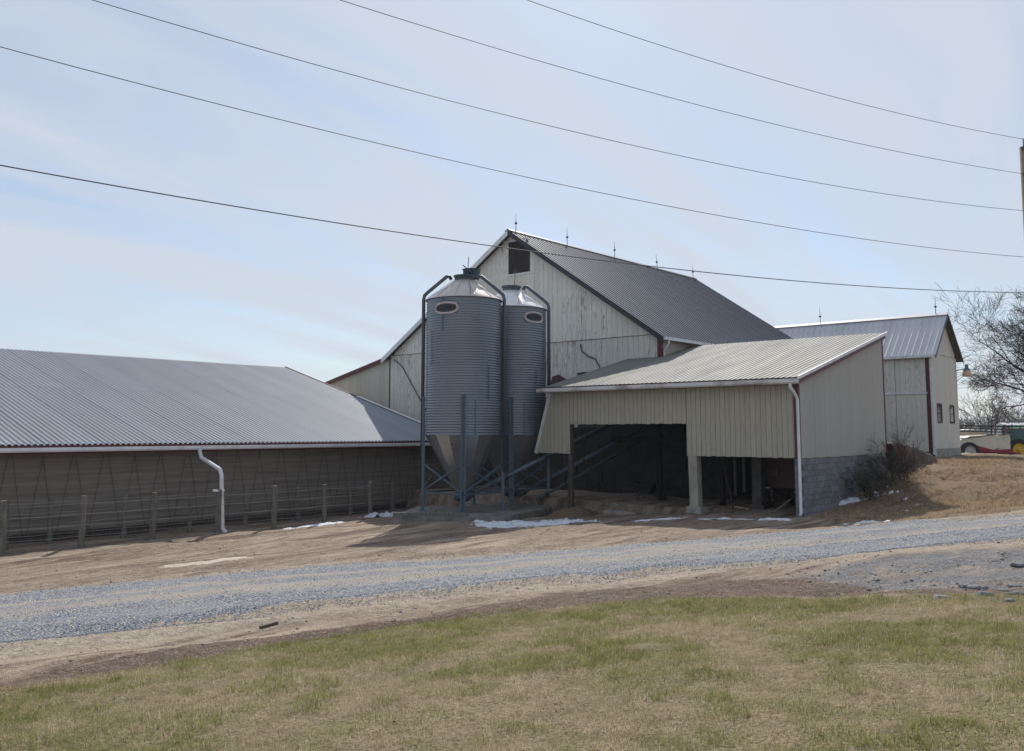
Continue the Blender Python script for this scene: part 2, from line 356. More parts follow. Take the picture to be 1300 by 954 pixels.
def ground_mat():
    m, t, b = new_mat('farm_ground'); at_ = t.nodes.new('ShaderNodeVertexColor'); at_.layer_name = 'zone'
    sp = t.nodes.new('ShaderNodeSeparateColor'); t.links.new(at_.outputs[0], sp.inputs[0])
    grass, mound, patch = sp.outputs[0], sp.outputs[1], sp.outputs[2]; litter = at_.outputs[1]; am = t.nodes.new('ShaderNodeAttribute'); am.attribute_name = 'margin'; margin = am.outputs['Fac']
    big = noise(t, .35, (1, 1, 1), 4); mid = noise(t, 2.2, (1, 1, 1), 5, .6); fine = noise(t, 16, (1, 1, 1), 4, .7); vfine = noise(t, 60, (1, 1, 1), 2, .6)
    trk = noise(t, 1.0, (.16, 2.2, 1), 5, .6, R(30))
    def edge(mask, w=.55, src=None):
        e = math_(t, 'ADD', mask, math_(t, 'MULTIPLY', math_(t, 'SUBTRACT', src or mid, .5), w)); return ramp(t, e, .46, .56)
    spk = noise(t, 34, (1, 1, 1), 3, .75); clod = noise(t, 5.5, (1, 1, 1), 5, .75)
    dirt = mixc(t, ramp(t, trk, .41, .59), (.17, .115, .08), (.54, .43, .325))
    dirt = mixc(t, ramp(t, big, .40, .62), dirt, mixc(t, ramp(t, clod, .35, .65), (.20, .138, .10), (.48, .375, .285)))
    dirt = mixc(t, math_(t, 'MULTIPLY', ramp(t, clod, .52, .66), .55), dirt, (.42, .35, .28))
    dirt = mixc(t, math_(t, 'MULTIPLY', ramp(t, spk, .35, .5, (1, 1, 1), (0, 0, 0)), .6), dirt, (.10, .07, .052))
    dirt = mixc(t, math_(t, 'MULTIPLY', ramp(t, vfine, .58, .66), .6), dirt, (.45, .42, .39))
    pale = mixc(t, ramp(t, clod, .35, .7), (.36, .29, .225), (.62, .53, .43)); pale = mixc(t, ramp(t, spk, .34, .48), (.19, .15, .12), pale); dirt = mixc(t, ramp(t, math_(t, 'ADD', margin, math_(t, 'MULTIPLY', math_(t, 'SUBTRACT', mid, .5), .8)), .35, .75), dirt, pale)
    g = mixc(t, ramp(t, mid, .35, .65), (.25, .22, .105), (.38, .305, .19)); g = mixc(t, ramp(t, spk, .36, .55), (.12, .10, .055), g); g = mixc(t, math_(t, 'MULTIPLY', ramp(t, vfine, .55, .7), .5), g, (.42, .35, .24))
    mo = mixc(t, ramp(t, fine, .3, .7), (.20, .135, .085), (.45, .33, .215)); mo = mixc(t, ramp(t, mid, .45, .75), mo, (.40, .30, .19)); mo = mixc(t, ramp(t, spk, .33, .55), (.12, .08, .055), mo)
    li = mixc(t, ramp(t, spk, .38, .62), (.085, .058, .043), mixc(t, ramp(t, clod, .35, .65), (.19, .135, .10), (.38, .30, .235)))
    pa = mixc(t, ramp(t, spk, .38, .62), (.12, .12, .13), mixc(t, ramp(t, clod, .35, .65), (.24, .245, .26), (.40, .39, .38))); pa = mixc(t, math_(t, 'MULTIPLY', ramp(t, mid, .48, .62), .75), pa, dirt)
    c = mixc(t, edge(mound), dirt, mo); c = mixc(t, edge(litter, .9), c, li); c = mixc(t, ramp(t, math_(t, 'ADD', patch, math_(t, 'MULTIPLY', math_(t, 'SUBTRACT', mid, .5), 1.5)), .35, .85), c, pa); c = mixc(t, edge(grass), c, g)
    t.links.new(c, b.inputs['Base Color']); set_(b, .95, 0, .15)
    h = math_(t, 'ADD', math_(t, 'MULTIPLY', fine, .7), math_(t, 'ADD', math_(t, 'MULTIPLY', vfine, .3), mid)); h = math_(t, 'ADD', h, math_(t, 'MULTIPLY', clod, 1.3)); bump(t, b, h, 1.0, .085); return m
ground = mesh_np('ground', V, F, ground_mat(), smooth=True); ground['kind'] = 'structure'
ca_ = ground.data.color_attributes.new('zone', 'FLOAT_COLOR', 'POINT')
dgl = sd(LAWN, X, Y, GRASS_LINE); far_m = sst(34, 60, X)
lit = np.exp(-((dgl + .35) / .55) ** 2) * sst(-17, -20, X) + .9 * np.exp(-((dgl + 1.0) / 1.0) ** 2) * sst(-21, -17, X) * sst(3, -4, Y)
cols = np.stack([np.maximum(lawn_m, far_m * .8).ravel(), mound_m.ravel(), sst(-.7, .5, sd(PATCH, X, Y)).ravel(), np.clip(lit, 0, 1).ravel()], 1)
ca_.data.foreach_set('color', cols.astype(np.float32).ravel())
mg = ground.data.attributes.new('margin', 'FLOAT', 'POINT'); drd = sd(ROADP, X, Y); lower = (dist_line(ROAD_LO, X, Y) < dist_line(ROAD_UP, X, Y))
mg.data.foreach_set('value', (np.exp(-(np.clip(-drd, 0, 99) / np.where(lower, 1.6, .8)) ** 2) * np.where(lower, .95, .7)).astype(np.float32).ravel())

# gravel road: its own sheet a little above the ground
def resample(pl, n):
    p = np.array(pl, float); s = np.r_[0, np.cumsum(np.hypot(*np.diff(p, axis=0).T))]; q = np.linspace(0, s[-1], n)
    o = np.stack([np.interp(q, s, p[:, 0]), np.interp(q, s, p[:, 1])], 1)
    for _ in range(40): o[1:-1] = .5 * o[1:-1] + .25 * (o[:-2] + o[2:])
    return o
NS, NTT = 1000, 30
UPE, LOE = resample(ROAD_UP, NS), resample(ROAD_LO, NS)
sidx = np.arange(NS) * .1
jit = lambda s_, k: ((fbm(sidx * 1.3, sidx * 0 + s_, s_, 5) - .5) * k)[:, None]
dirn = (UPE - LOE) / np.linalg.norm(UPE - LOE, axis=1)[:, None]
UPE = UPE + dirn * jit(31, .9); LOE = LOE + dirn * jit(32, .7)
tt = np.linspace(0, 1, NTT)[None, :, None]
PR = LOE[:, None, :] * (1 - tt) + UPE[:, None, :] * tt
from_grid = lambda x, y: hz(x, y) + (1 - sst(30, 70, np.hypot(x, y))) * ((fbm(x * .5, y * .5, 11) - .5) * .10 + (fbm(x * 2.2, y * 2.2, 21, 3) - .5) * .035 + (fbm((x * ca + y * sa) * .12 + 5, (-x * sa + y * ca) * 1.6, 3, 4) - .5) * .20 * (1 - sst(-.3, .3, sd(LAWN, x, y, GRASS_LINE))))
ZR = from_grid(PR[..., 0], PR[..., 1]) - .025 + .055 * np.minimum(1, 10 * tt[..., 0] * (1 - tt[..., 0])) * (0.9 + .1 * np.sin(tt[..., 0] * 12))
VR = np.concatenate([PR, ZR[..., None]], 2).reshape(-1, 3)
ii = (np.arange(NS - 1)[:, None] * NTT + np.arange(NTT - 1)[None]).ravel()
def road_mat():
    m, t, b = new_mat('road_gravel'); uv = t.nodes.new('ShaderNodeUVMap'); uv.uv_map = 'UVMap'
    s = t.nodes.new('ShaderNodeSeparateXYZ'); t.links.new(uv.outputs[0], s.inputs[0]); tv = s.outputs[1]
    pos = t.nodes.new('ShaderNodeNewGeometry').outputs['Position']; vo = t.nodes.new('ShaderNodeTexVoronoi'); vo.inputs['Scale'].default_value = 33; t.links.new(pos, vo.inputs[0])
    cs = t.nodes.new('ShaderNodeSeparateColor'); t.links.new(vo.outputs['Color'], cs.inputs[0])
    stone = mixc(t, cs.outputs[0], (.125, .14, .17), (.31, .335, .38)); stone = mixc(t, ramp(t, cs.outputs[1], .75, .9), stone, (.46, .42, .36))
    stone = mixc(t, ramp(t, vo.outputs['Distance'], .5, .9), stone, (.10, .10, .105))
    dust = mixc(t, noise(t, 14, (1, 1, 1), 4), (.29, .24, .19), (.47, .40, .33))
    mid = noise(t, 1.3, (1, 1, 1), 4, .6, 0); lo = noise(t, 1.0, (.2, 1.4, 1), 4, .6, R(30))
    band = lambda c, w: ramp(t, math_(t, 'ABSOLUTE', math_(t, 'SUBTRACT', tv, c), 0.0), .0, w, (1, 1, 1), (0, 0, 0))
    b1 = band(.69, .055); b2 = band(.46, .21)
    f = math_(t, 'ADD', math_(t, 'MULTIPLY', b1, .62), math_(t, 'ADD', math_(t, 'MULTIPLY', b2, .52), math_(t, 'MULTIPLY', lo, .55)))
    f = math_(t, 'ADD', f, math_(t, 'MULTIPLY', math_(t, 'SUBTRACT', mid, .5), .5))
    edge = ramp(t, math_(t, 'ABSOLUTE', math_(t, 'SUBTRACT', tv, .5), 0.0), .455, .5)
    f = math_(t, 'ADD', ramp(t, f, .40, .80), math_(t, 'MULTIPLY', edge, math_(t, 'ADD', mid, .1)))
    fx = math_(t, 'ADD', math_(t, 'MULTIPLY', f, .8), math_(t, 'MULTIPLY', math_(t, 'SUBTRACT', cs.outputs[2], .5), .35))
    c = mixc(t, math_(t, 'MINIMUM', math_(t, 'MAXIMUM', fx, 0.), 1.), stone, dust)
    t.links.new(c, b.inputs['Base Color']); set_(b, .9, 0, .25); bump(t, b, math_(t, 'SUBTRACT', 1., vo.outputs['Distance']), .8, .035); return m
road = mesh_np('gravel_road', VR, np.stack([ii, ii + NTT, ii + NTT + 1, ii + 1], 1), road_mat(), smooth=True); road['kind'] = 'structure'
uvl = road.data.uv_layers.new(name='UVMap'); li_ = np.empty(len(road.data.loops), np.int32); road.data.loops.foreach_get('vertex_index', li_)
uvl.data.foreach_set('uv', np.stack([(li_ // NTT) * .1, (li_ % NTT) / (NTT - 1)], 1).astype(np.float32).ravel())
if road.data.polygons[0].normal.z < 0: road.data.flip_normals()

# loose stones on the road and its margins
OCT = np.array([(1, 0, 0), (0, 1, 0), (-1, 0, 0), (0, -1, 0), (0, 0, .75), (0, 0, -.6)], float)
OF = np.array([(0, 1, 4), (1, 2, 4), (2, 3, 4), (3, 0, 4), (1, 0, 5), (2, 1, 5), (3, 2, 5), (0, 3, 5)])
def stones(name, px, py, size, mat, lift=0.0):
    n = len(px); a = rng.uniform(0, 6.28, n); s = size[:, None, None] * rng.uniform(.55, 1.25, (n, 1, 3))
    v = OCT[None] * s * rng.uniform(.75, 1.25, (n, 6, 1)); x = v[..., 0] * np.cos(a)[:, None] - v[..., 1] * np.sin(a)[:, None]; y = v[..., 0] * np.sin(a)[:, None] + v[..., 1] * np.cos(a)[:, None]
    z = from_grid(px, py) + size * .25 + lift
    P = np.stack([x + px[:, None], y + py[:, None], v[..., 2] + z[:, None]], 2).reshape(-1, 3)
    return tag(mesh_np(name, P, (OF[None] + 6 * np.arange(n)[:, None, None]).reshape(-1, 3), mat), kind='stuff')
def rand_mat(name, a, b_, rough=.9, sc=11, trans=0):
    m, t, b = new_mat(name); c = mixc(t, ramp(t, noise(t, sc, (1, 1, 1), 1), .3, .7), a, b_); t.links.new(c, b.inputs['Base Color']); set_(b, rough, 0, .2)
    if trans:
        tr_ = t.nodes.new('ShaderNodeBsdfTranslucent'); t.links.new(c, tr_.inputs[0]); ms = t.nodes.new('ShaderNodeMixShader'); ms.inputs[0].default_value = trans
        t.links.new(b.outputs[0], ms.inputs[1]); t.links.new(tr_.outputs[0], ms.inputs[2]); t.links.new(ms.outputs[0], t.nodes['Material Output'].inputs[0])
    return m
def near_cam(x, y): return np.hypot(x - CAM[0], y - CAM[1])
n = 40000; k = rng.integers(300, 760, n); tq = np.where(rng.uniform(0, 1, n) < .5, rng.uniform(-.05, .3, n), rng.uniform(-.05, 1.05, n))
q = LOE[k] * (1 - tq[:, None]) + UPE[k] * tq[:, None] + rng.normal(0, .05, (n, 2))
stones('road_stones', q[:, 0], q[:, 1], rng.uniform(.006, .017, n), rand_mat('road_stone', (.17, .19, .225), (.40, .42, .46), sc=9), .018)
tag(bpy.data.objects['road_stones'], 'loose blue grey stones lying on the gravel road', 'gravel')
xs = rng.uniform(-30, 8, 60000); ys = rng.uniform(-14, 14, 60000); dl = sd(LAWN, xs, ys, GRASS_LINE); dr = sd(ROADP, xs, ys)
w = np.exp(-np.clip(-dr, 0, 9) / 1.2) * .5 + .04 + .6 * (sd(PATCH, xs, ys) > -.3); ok = (dl < .15) & (dr < .1) & (rng.uniform(0, 1, len(xs)) < w) & ~((xs > -.5) & (ys > -.3)) & (fbm(xs * .8, ys * .8, 5) > .4)
stones('dirt_stones', xs[ok], ys[ok], rng.uniform(.006, .018, ok.sum()) * rng.choice([1, 1, 1, 2.0], ok.sum()), rand_mat('dirt_stone', (.19, .17, .15), (.46, .43, .39), sc=9))
tag(bpy.data.objects['dirt_stones'], 'small pale stones scattered over the bare dirt yard', 'gravel')

# grass blades: green, dry and litter
def blades(name, px, py, h, wdt, mat, lean=.5, label='', cat='grass', lo=.1):
    n = len(px); a = rng.uniform(0, 6.28, n); l = rng.uniform(lo, 1, n) * lean; la = rng.uniform(0, 6.28, n); z = from_grid(px, py) + .0
    dx, dy = np.cos(a) * wdt / 2, np.sin(a) * wdt / 2; tx, ty, tz = np.cos(la) * np.sin(l) * h, np.sin(la) * np.sin(l) * h, np.cos(l) * h
    P = np.stack([np.stack([px - dx, py - dy, z - .01], 1), np.stack([px + dx, py + dy, z - .01], 1), np.stack([px + tx, py + ty, z + tz], 1)], 1).reshape(-1, 3)
    o = mesh_np(name, P, np.arange(3 * n).reshape(n, 3), mat); return tag(o, label, cat, kind='stuff')
def scatter(n, x0, x1, y0, y1):
    x = rng.uniform(x0, x1, n); y = rng.uniform(y0, y1, n); d = np.hypot(x - CAM[0], y - CAM[1]); return x, y, d
x, y, d = scatter(1300000, -29, -15, -16, -.5)
fw = (x - CAM[0]) * FWD[0] + (y - CAM[1]) * FWD[1]; sdw = (x - CAM[0]) * RGT[0] + (y - CAM[1]) * RGT[1]
dl = sd(LAWN, x, y, GRASS_LINE); vis = (fw > 3.6) & (np.abs(sdw) < fw * .72 + 1) & (d < 16)
gn = fbm(x * .55, y * .55, 41, 4); gn2 = fbm(x * 3.1, y * 3.1, 44, 3); bare = fbm(x * .9 + 7, y * .9, 47, 3)
green_p = sst(.42, .80, gn + .15 * np.exp(-((dl - 1.0) / .9) ** 2) + .5 * (gn2 - .5))
keep = vis & (dl > -.12 + .3 * (gn2 - .5)) & (bare > .18 + .1 * rng.uniform(0, 1, len(x)))
gsel = keep & (rng.uniform(0, 1, len(x)) < green_p * .62); dsel = keep & (rng.uniform(0, 1, len(x)) < (1 - green_p * .72) * .62)
M['g_green'] = rand_mat('lawn_green', (.145, .17, .05), (.30, .29, .11), sc=7, trans=.5); M['g_dry'] = rand_mat('lawn_dry', (.31, .245, .15), (.60, .50, .36), sc=9, trans=.5)
M['g_litter'] = rand_mat('leaf_litter', (.13, .085, .06), (.36, .27, .20), sc=12, trans=.3)
blades('green_grass', x[gsel], y[gsel], rng.uniform(.018, .045, gsel.sum()) * (.6 + 1.1 * gn2[gsel]), .006, M['g_green'], 1.1, 'short green lawn grass in the foreground')
blades('dry_grass', x[dsel], y[dsel], rng.uniform(.015, .045, dsel.sum()) * (.5 + 1.2 * fbm(x[dsel] * 2.3, y[dsel] * 2.3, 91, 3)), .006, M['g_dry'], 1.45, 'dry tan winter grass mixed through the foreground lawn')
tsel = keep & (fbm(x * 2.6, y * 2.6, 95, 3) > .66) & (rng.uniform(0, 1, len(x)) < .16)
blades('lawn_tufts', x[tsel], y[tsel], rng.uniform(.05, .11, tsel.sum()), .007, M['g_green'], .9, 'taller grass tufts standing out of the foreground lawn')
lsel = keep & (rng.uniform(0, 1, len(x)) < .006)
blades('lawn_leaves', x[lsel], y[lsel], rng.uniform(.03, .06, lsel.sum()), .035, M['g_litter'], 1.5, 'dead leaves lying scattered on the foreground lawn', 'dead leaves', .8)
x, y, d = scatter(150000, -30, -8, -14, 2); dl = sd(LAWN, x, y, GRASS_LINE)
pl = np.where(x < -18.5, np.exp(-((dl + .3) / .5) ** 2), np.exp(-((dl + .9) / .9) ** 2)) * sst(.35, .6, fbm(x * 1.3, y * 1.3, 61, 3)); ok = rng.uniform(0, 1, len(x)) < pl * .8
blades('leaf_litter', x[ok], y[ok], rng.uniform(.02, .055, ok.sum()), .024, M['g_litter'], 1.52, 'brown leaf litter along the edge of the lawn', 'leaf litter', .8)
x, y, d = scatter(260000, -3, 24, -14, 0.5); dm = sd(MOUND, x, y); ok = (dm > -.2 + .5 * fbm(x, y, 71, 3)) & ~((x > -.2) & (y > -.12)) & (fbm(x * 1.1, y * 1.1, 77, 3) > .38)
blades('mound_straw', x[ok], y[ok], rng.uniform(.04, .15, ok.sum()) * (.5 + fbm(x[ok] * 1.7, y[ok] * 1.7, 73, 3)), .022, rand_mat('mound_dry', (.19, .13, .08), (.60, .47, .32), sc=6, trans=.4), 1.4, 'dry brown grass and dead leaves covering the bank', 'dry grass')
gs = (dm > .2) & (rng.uniform(0, 1, len(x)) < .22 * np.exp(-((dm - 1.0) / .5) ** 2)) & (x > -1.5) & (y < -2.5)
blades('bank_green_grass', x[gs], y[gs], rng.uniform(.04, .09, gs.sum()), .025, M['g_green'], 1.1, 'thin green grass strip along the foot of the bank')

# ------------------------------------------------------------------ building helpers
def prof_corr(width, period, amp, k=4):
    n = int(round(width / period)) * k; return [(width * i / n, amp * math.sin(2 * math.pi * i / k)) for i in range(n + 1)]
def prof_rib(width, period, h, rw=.035):
    p = []; n = int(round(width / period))
    for i in range(n):
        c = (i + .5) * period; p += [(i * period, 0), (c - rw, 0), (c - rw * .5, h), (c + rw * .5, h), (c + rw, 0)]
    return p + [(width, 0)]
def roof_side(parent, mat, p0, wdir, length, slope, prof, width, smooth=False, name='roof_panel', deck=True):
    """panels laid side by side from p0 along wdir; slope = vector from eave to ridge. Alike panels share one mesh."""
    p0 = np.array(p0, float); W = np.array(wdir, float); S = np.array(slope, float); nr = np.cross(W, S); nr /= np.linalg.norm(nr)
    if nr[2] < 0: nr = -nr
    n = int(round(length / width)); first = None
    vs = [W * w + nr * h for w, h in prof]; m = len(vs); vs = vs + [v + S for v in vs]
    sc = length / (n * width); vs = [v + W * (v @ W) * (sc - 1) for v in vs]
    for i in range(n):
        loc = p0 + W * (i * width * sc) + nr * (.0015 * (i % 2))
        if first is None:
            b = MB().add(vs, [(j, j + 1, m + j + 1, m + j) for j in range(m - 1)]); first = b.build(name, mat, parent, smooth, loc)
        else: inst(first, parent, loc)
    if deck:
        q = p0 - nr * .035; MB().prism([q + S * .004, q + W * length + S * .004, q + W * length + S * .998, q + S * .998], -nr * .05).build('roof_deck', M['wood_dark'], parent)
def boards_x(parent, mat, x, out_, ys, bot, top, th=.025, gap=.011, name='siding_board'):
    """vertical boards on a wall of constant x (outward side out_ = -1/+1); ys = board edges along y"""
    for y0, y1 in zip(ys[:-1], ys[1:]):
        a, b = y0 + gap / 2, y1 - gap / 2; j = random.uniform(0, .006)
        zs = [bot((y0 + y1) / 2)] * 2 if not isinstance(bot(a), tuple) else bot(a); t0, t1 = top(a), top(b); b0 = zs[0] + random.uniform(-.012, .012)
        if min(t0, t1) - b0 < .03: continue
        MB().prism([(x + out_ * j, a, b0), (x + out_ * j, b, b0), (x + out_ * j, b, t1), (x + out_ * j, a, t0)], (out_ * th, 0, 0)).build(name, mat, parent)
def boards_y(parent, mat, y, out_, xs, bot, top, th=.025, gap=.008, name='siding_board'):
    for x0, x1 in zip(xs[:-1], xs[1:]):
        a, b = x0 + gap / 2, x1 - gap / 2; j = random.uniform(0, .006); b0 = bot((x0 + x1) / 2) + random.uniform(-.008, .008); t0, t1 = top(a), top(b)
        if min(t0, t1) - b0 < .03: continue
        MB().prism([(a, y + out_ * j, b0), (b, y + out_ * j, b0), (b, y + out_ * j, t1), (a, y + out_ * j, t0)], (0, out_ * th, 0)).build(name, mat, parent)
def edges(a, b, w): n = max(1, int(round((b - a) / w))); return list(np.linspace(a, b, n + 1))
def rod(parent, x, y, z, h, tilt=0):
    t = MB().tube([(x, y, z - .1), (x, y + tilt * .4, z + h * .4), (x, y + tilt, z + h)], [.022, .018, .008], 6)
    o = t.build('lightning_rod', M['galv_leg'], parent); MB().lathe([(0, -.07), (.06, -.04), (.08, 0), (.06, .04), (0, .07)], 10).build('glass_ball', M['glass'], o, True, (x, y + tilt * .42, z + h * .42)); return o

# ------------------------------------------------------------------ main barn
BX0, BX1, BY0, BY1, BE, BRY, BRZ = 5.7, 24.3, 8.65, 26.6, 7.12, 17.35, 13.0
barn = thing('gable_barn', 'tall weathered white barn with grey metal roof behind the feed bins', 'barn', loc=(BX0, BRY, 0))
slR = (BRZ - BE) / (BRY - BY0); slL = (BRZ - BE) / (BY1 - BRY)
def barn_top(y): return BE + (y - BY0) * slR if y < BRY else BE + (BY1 - y) * slL
JT = 7.13
g = MB()
for xx in (BX0 + .03, BX1 - .15):
    g.prism([(xx, BY0, -1.2), (xx, BY1, -1.2), (xx, BY1, BE), (xx, BRY, BRZ), (xx, BY0, BE)], (.12, 0, 0))
g.box(BX0 + .16, BX1 - .16, BY0, BY0 + .12, -1.2, BE); g.box(BX0 + .16, BX1 - .16, BY1 - .12, BY1, -1.2, BE)
g.build('wall', M['wood_dark'], barn)
OPY0, OPY1, OPZ0, OPZ1 = 16.32, 17.66, 10.84, 12.52
ys = edges(BY0, BY1, .29)
for y0, y1 in zip(ys[:-1], ys[1:]):                     # upper gable boards, cut round the loft opening
    c = (y0 + y1) / 2; t0, t1 = barn_top(y0) - .06, barn_top(y1) - .06; j = random.uniform(0, .006); segs = [(JT + .02 + random.uniform(-.01, .01), None)]
    if OPY0 < c < OPY1: segs = [(JT + .02, OPZ0), (OPZ1, None)]
    for z0, z1 in segs:
        a, b = y0 + .0055, y1 - .0055; q0, q1 = (t0, t1) if z1 is None else (z1, z1)
        if min(q0, q1) - z0 < .04: continue
        MB().prism([(BX0 - j, a, z0), (BX0 - j, b, z0), (BX0 - j, b, q1), (BX0 - j, a, q0)], (-.025, 0, 0)).build('siding_board', M['barn_siding'], barn)
boards_x(barn, M['barn_low'], BX0 + .012, -1, ys, lambda y: 3.0 if y > 13.2 else 5.6, lambda y: JT)
MB().box(BX0 - .045, BX0 - .002, BY0, BY1, JT - .005, JT + .018).build('drip_board', M['wood_grey'], barn)
# stone foundation under the boards
for k, z0 in enumerate(np.arange(-1.2, 2.9, .42)):
    for y0, y1 in zip(*(lambda e: (e[:-1], e[1:]))(np.sort(np.r_[BY0, BY1, rng.uniform(BY0, BY1, 22)]))):
        if y1 - y0 < .15: continue
        MB().box(BX0 - random.uniform(.0, .05), BX0 + .02, y0 + .015, y1 - .015, z0 + .012, z0 + .408).build('stone', M['stone'], barn)
boards_y(barn, M['lean_siding'], BY0, -1, edges(BX0, 12.5, .29), lambda x: 4.0, lambda x: BE - .05)
# loft opening: dark boards set back, white sill
for y0, y1 in zip(*(lambda e: (e[:-1], e[1:]))(edges(OPY0, OPY1, .22))):
    MB().box(BX0 + .012, BX0 + .028, y0 + .006, y1 - .006, OPZ0, OPZ1).build('loft_door_board', M['dark'], barn)
MB().box(BX0 - .06, BX0 - .028, OPY0 - .45, OPY1 + .05, OPZ0 - .10, OPZ0).build('loft_sill', M['white'], barn)
fr = MB().box(BX0 - .05, BX0 - .028, OPY0 - .02, OPY1 + .3, OPZ1, OPZ1 + .10).build('loft_lintel', M['white'], barn)
# roof
OVF, OVE = .4, .38
rl = BX1 - BX0 + OVF + .3
for sgn, slp, yb in ((1, slR, BY0 - OVE), (-1, slL, BY1 + OVE)):
    ze = BE - slp * OVE + .10
    roof_side(barn, M['barn_roof'], (BX0 - OVF, yb, ze), (1, 0, 0), rl, (0, BRY - yb, BRZ + .10 - ze), prof_rib(.72, .36, .035, .025), .72)
MB().prism([(BX0 - OVF - .02, BRY - .22, BRZ + .02), (BX0 - OVF - .02, BRY, BRZ + .16), (BX0 - OVF - .02, BRY + .22, BRZ + .02)], (rl + .04, 0, 0)).build('ridge_cap', M['barn_roof'], barn)
for nm, mt, yb, slp in (('rake_board', M['black_trim'], BY0 - OVE, slR), ('rake_board', M['white'], BY1 + OVE, slL)):
    p = np.array((BX0 - OVF - .025, yb, BE - slp * OVE + .085)); q = np.array((BX0 - OVF - .025, BRY, BRZ + .085)); dn = np.array((0, 0, -.27))
    MB().prism([p, q, q + dn, p + dn], (.06, 0, 0)).build(nm, mt, barn)
MB().box(BX0 - .06, BX0 + .10, BY0 - .05, BY0 + .16, 3.5, BE - .12).build('corner_trim', M['red'], barn)
MB().box(BX0 - OVF, BX1 + .2, BY0 - OVE - .11, BY0 - OVE + .0, BE - .30, BE - .17).build('gutter', M['white'], barn)
MB().tube([(BX0 - .05, BY0 - OVE - .05, BE - .3), (BX0 + .0, BY0 - OVE - .02, BE - .45), (BX0 + .1, BY0 - .1, BE - .75), (BX0 + .1, BY0 - .1, 4.6)], .05, 8).build('downspout', M['white'], barn, True)
for px_, h in ((655, .95), (720, .95), (780, .95), (834, .9), (887, .85)):
    r = ray(px_, 300); xr = None
    tpar = (BRY - CAM[1]) / r[1]; rod(barn, min(CAM[0] + r[0] * tpar, BX1 + .1), BRY, BRZ + .15, h, .1 if px_ == 834 else 0)
# conduit and vent on the gable beside the bins
MB().tube([(BX0 - .06, 13.05, 6.95), (BX0 - .08, 12.95, 6.6), (BX0 - .07, 12.6, 6.35), (BX0 - .05, 12.2, 6.2), (BX0 - .05, 11.95, 5.8), (BX0 - .05, 11.9, 4.6)], .035, 6).build('conduit', M['pipe_dark'], barn, True)
MB().tube([(BX0 - .06, 26.3, 6.9), (BX0 - .06, 25.6, 6.5), (BX0 - .05, 23.0, 3.2)], .03, 6).build('cable', M['pipe_dark'], barn, True)
MB().prism([(BX0 - .03, 13.3, 5.0), (BX0 - .03, 14.6, 5.0), (BX0 - .03, 14.4, 5.55)], (-.5, 0, -.12)).build('door_hood', M['wagon_red'], barn)

# lean-to on the left of the barn
lean = thing('barn_leanto', 'cream panelled lean-to with dark red roof edge against the tall barn', 'lean-to', loc=(BX0, 26.6, 0))
LT = lambda y: 7.0 - (y - 26.75) * .228
MB().prism([(BX0 + .05, 26.72, -1.1), (BX0 + .05, 34.6, -1.1), (BX0 + .05, 34.6, LT(34.6)), (BX0 + .05, 26.72, LT(26.72))], (.12, 0, 0)).build('wall', M['wood_dark'], lean)
boards_x(lean, M['lean_siding'], BX0 + .03, -1, edges(26.72, 34.6, .42), lambda y: 1.0, lambda y: LT(y) - .05, .03)
roof_side(lean, M['barn_roof'], (BX0 - .2, 34.9, LT(34.9) + .06), (1, 0, 0), 14, (0, 26.72 - 34.9, LT(26.72) - LT(34.9)), prof_rib(.7, .233, .02), .7)
p = np.array((BX0 - .24, 34.9, LT(34.9) + .09)); q = np.array((BX0 - .24, 26.75, LT(26.75) + .09)); MB().prism([p, q, q - (0, 0, .2), p - (0, 0, .2)], (.04, 0, 0)).build('rake_board', M['red'], lean)

# ------------------------------------------------------------------ rear ell with double doors
EX0, EX1, EY0, EY1, EE, EZ = 22.9, 28.0, 2.17, 8.64, 7.05, 9.35
ell = thing('small_barn', 'narrow white barn with double doors and silver ribbed roof behind the shed', 'barn', loc=(EX0, EY0, 1.6))
EXR = (EX0 + EX1) / 2
def ell_top(x): return EE + (EZ - EE) * (1 - abs(x - EXR) / (EXR - EX0))
g = MB()
g.prism([(EX0, EY0 + .03, .8), (EX1, EY0 + .03, .8), (EX1, EY0 + .03, EE), (EXR, EY0 + .03, EZ), (EX0, EY0 + .03, EE)], (0, .12, 0)).box(EX0 + .03, EX0 + .15, EY0 + .16, EY1, .8, EE).box(EX1 - .15, EX1 - .03, EY0 + .16, EY1, .8, EE)
g.build('wall', M['wood_dark'], ell)
boards_y(ell, M['ell_siding'], EY0, -1, edges(EX0, EX1, .30), lambda x: EE + .02, lambda x: ell_top(x) - .03)
W1 = (23.75, 24.5, 3.35, 4.25); W2 = (26.2, 26.95, 3.35, 4.2)
for x0, x1 in zip(*(lambda e: (e[:-1], e[1:]))(edges(EX0, EX1, .30))):
    c = (x0 + x1) / 2; segs = [(1.85, EE)]
    for w_ in (W1, W2):
        if w_[0] - .1 < c < w_[1] + .1: segs = [(1.85, w_[2]), (w_[3], EE)]
    for z0, z1 in segs: MB().box(x0 + .004, x1 - .004, EY0 - .028, EY0 + random.uniform(-.004, 0), z0 + .004, z1 - .004).build('siding_board', M['ell_siding'], ell)
for w_, mt in ((W1, M['red']), (W2, M['wood_dark'])):
    wn = MB().box(w_[0] - .1, w_[1] + .1, EY0 - .05, EY0 - .03, w_[2] - .1, w_[2]).box(w_[0] - .1, w_[1] + .1, EY0 - .05, EY0 - .03, w_[3], w_[3] + .1).box(w_[0] - .1, w_[0], EY0 - .05, EY0 - .03, w_[2], w_[3]).box(w_[1], w_[1] + .1, EY0 - .05, EY0 - .03, w_[2], w_[3]).build('window', mt, ell)
    zc_ = (w_[2] + w_[3]) / 2
    for a, b in ((w_[2], zc_ - .015), (zc_ + .015, w_[3])): MB().box(w_[0], w_[1], EY0 - .02, EY0 - .01, a, b).build('pane', M['glass'], wn)
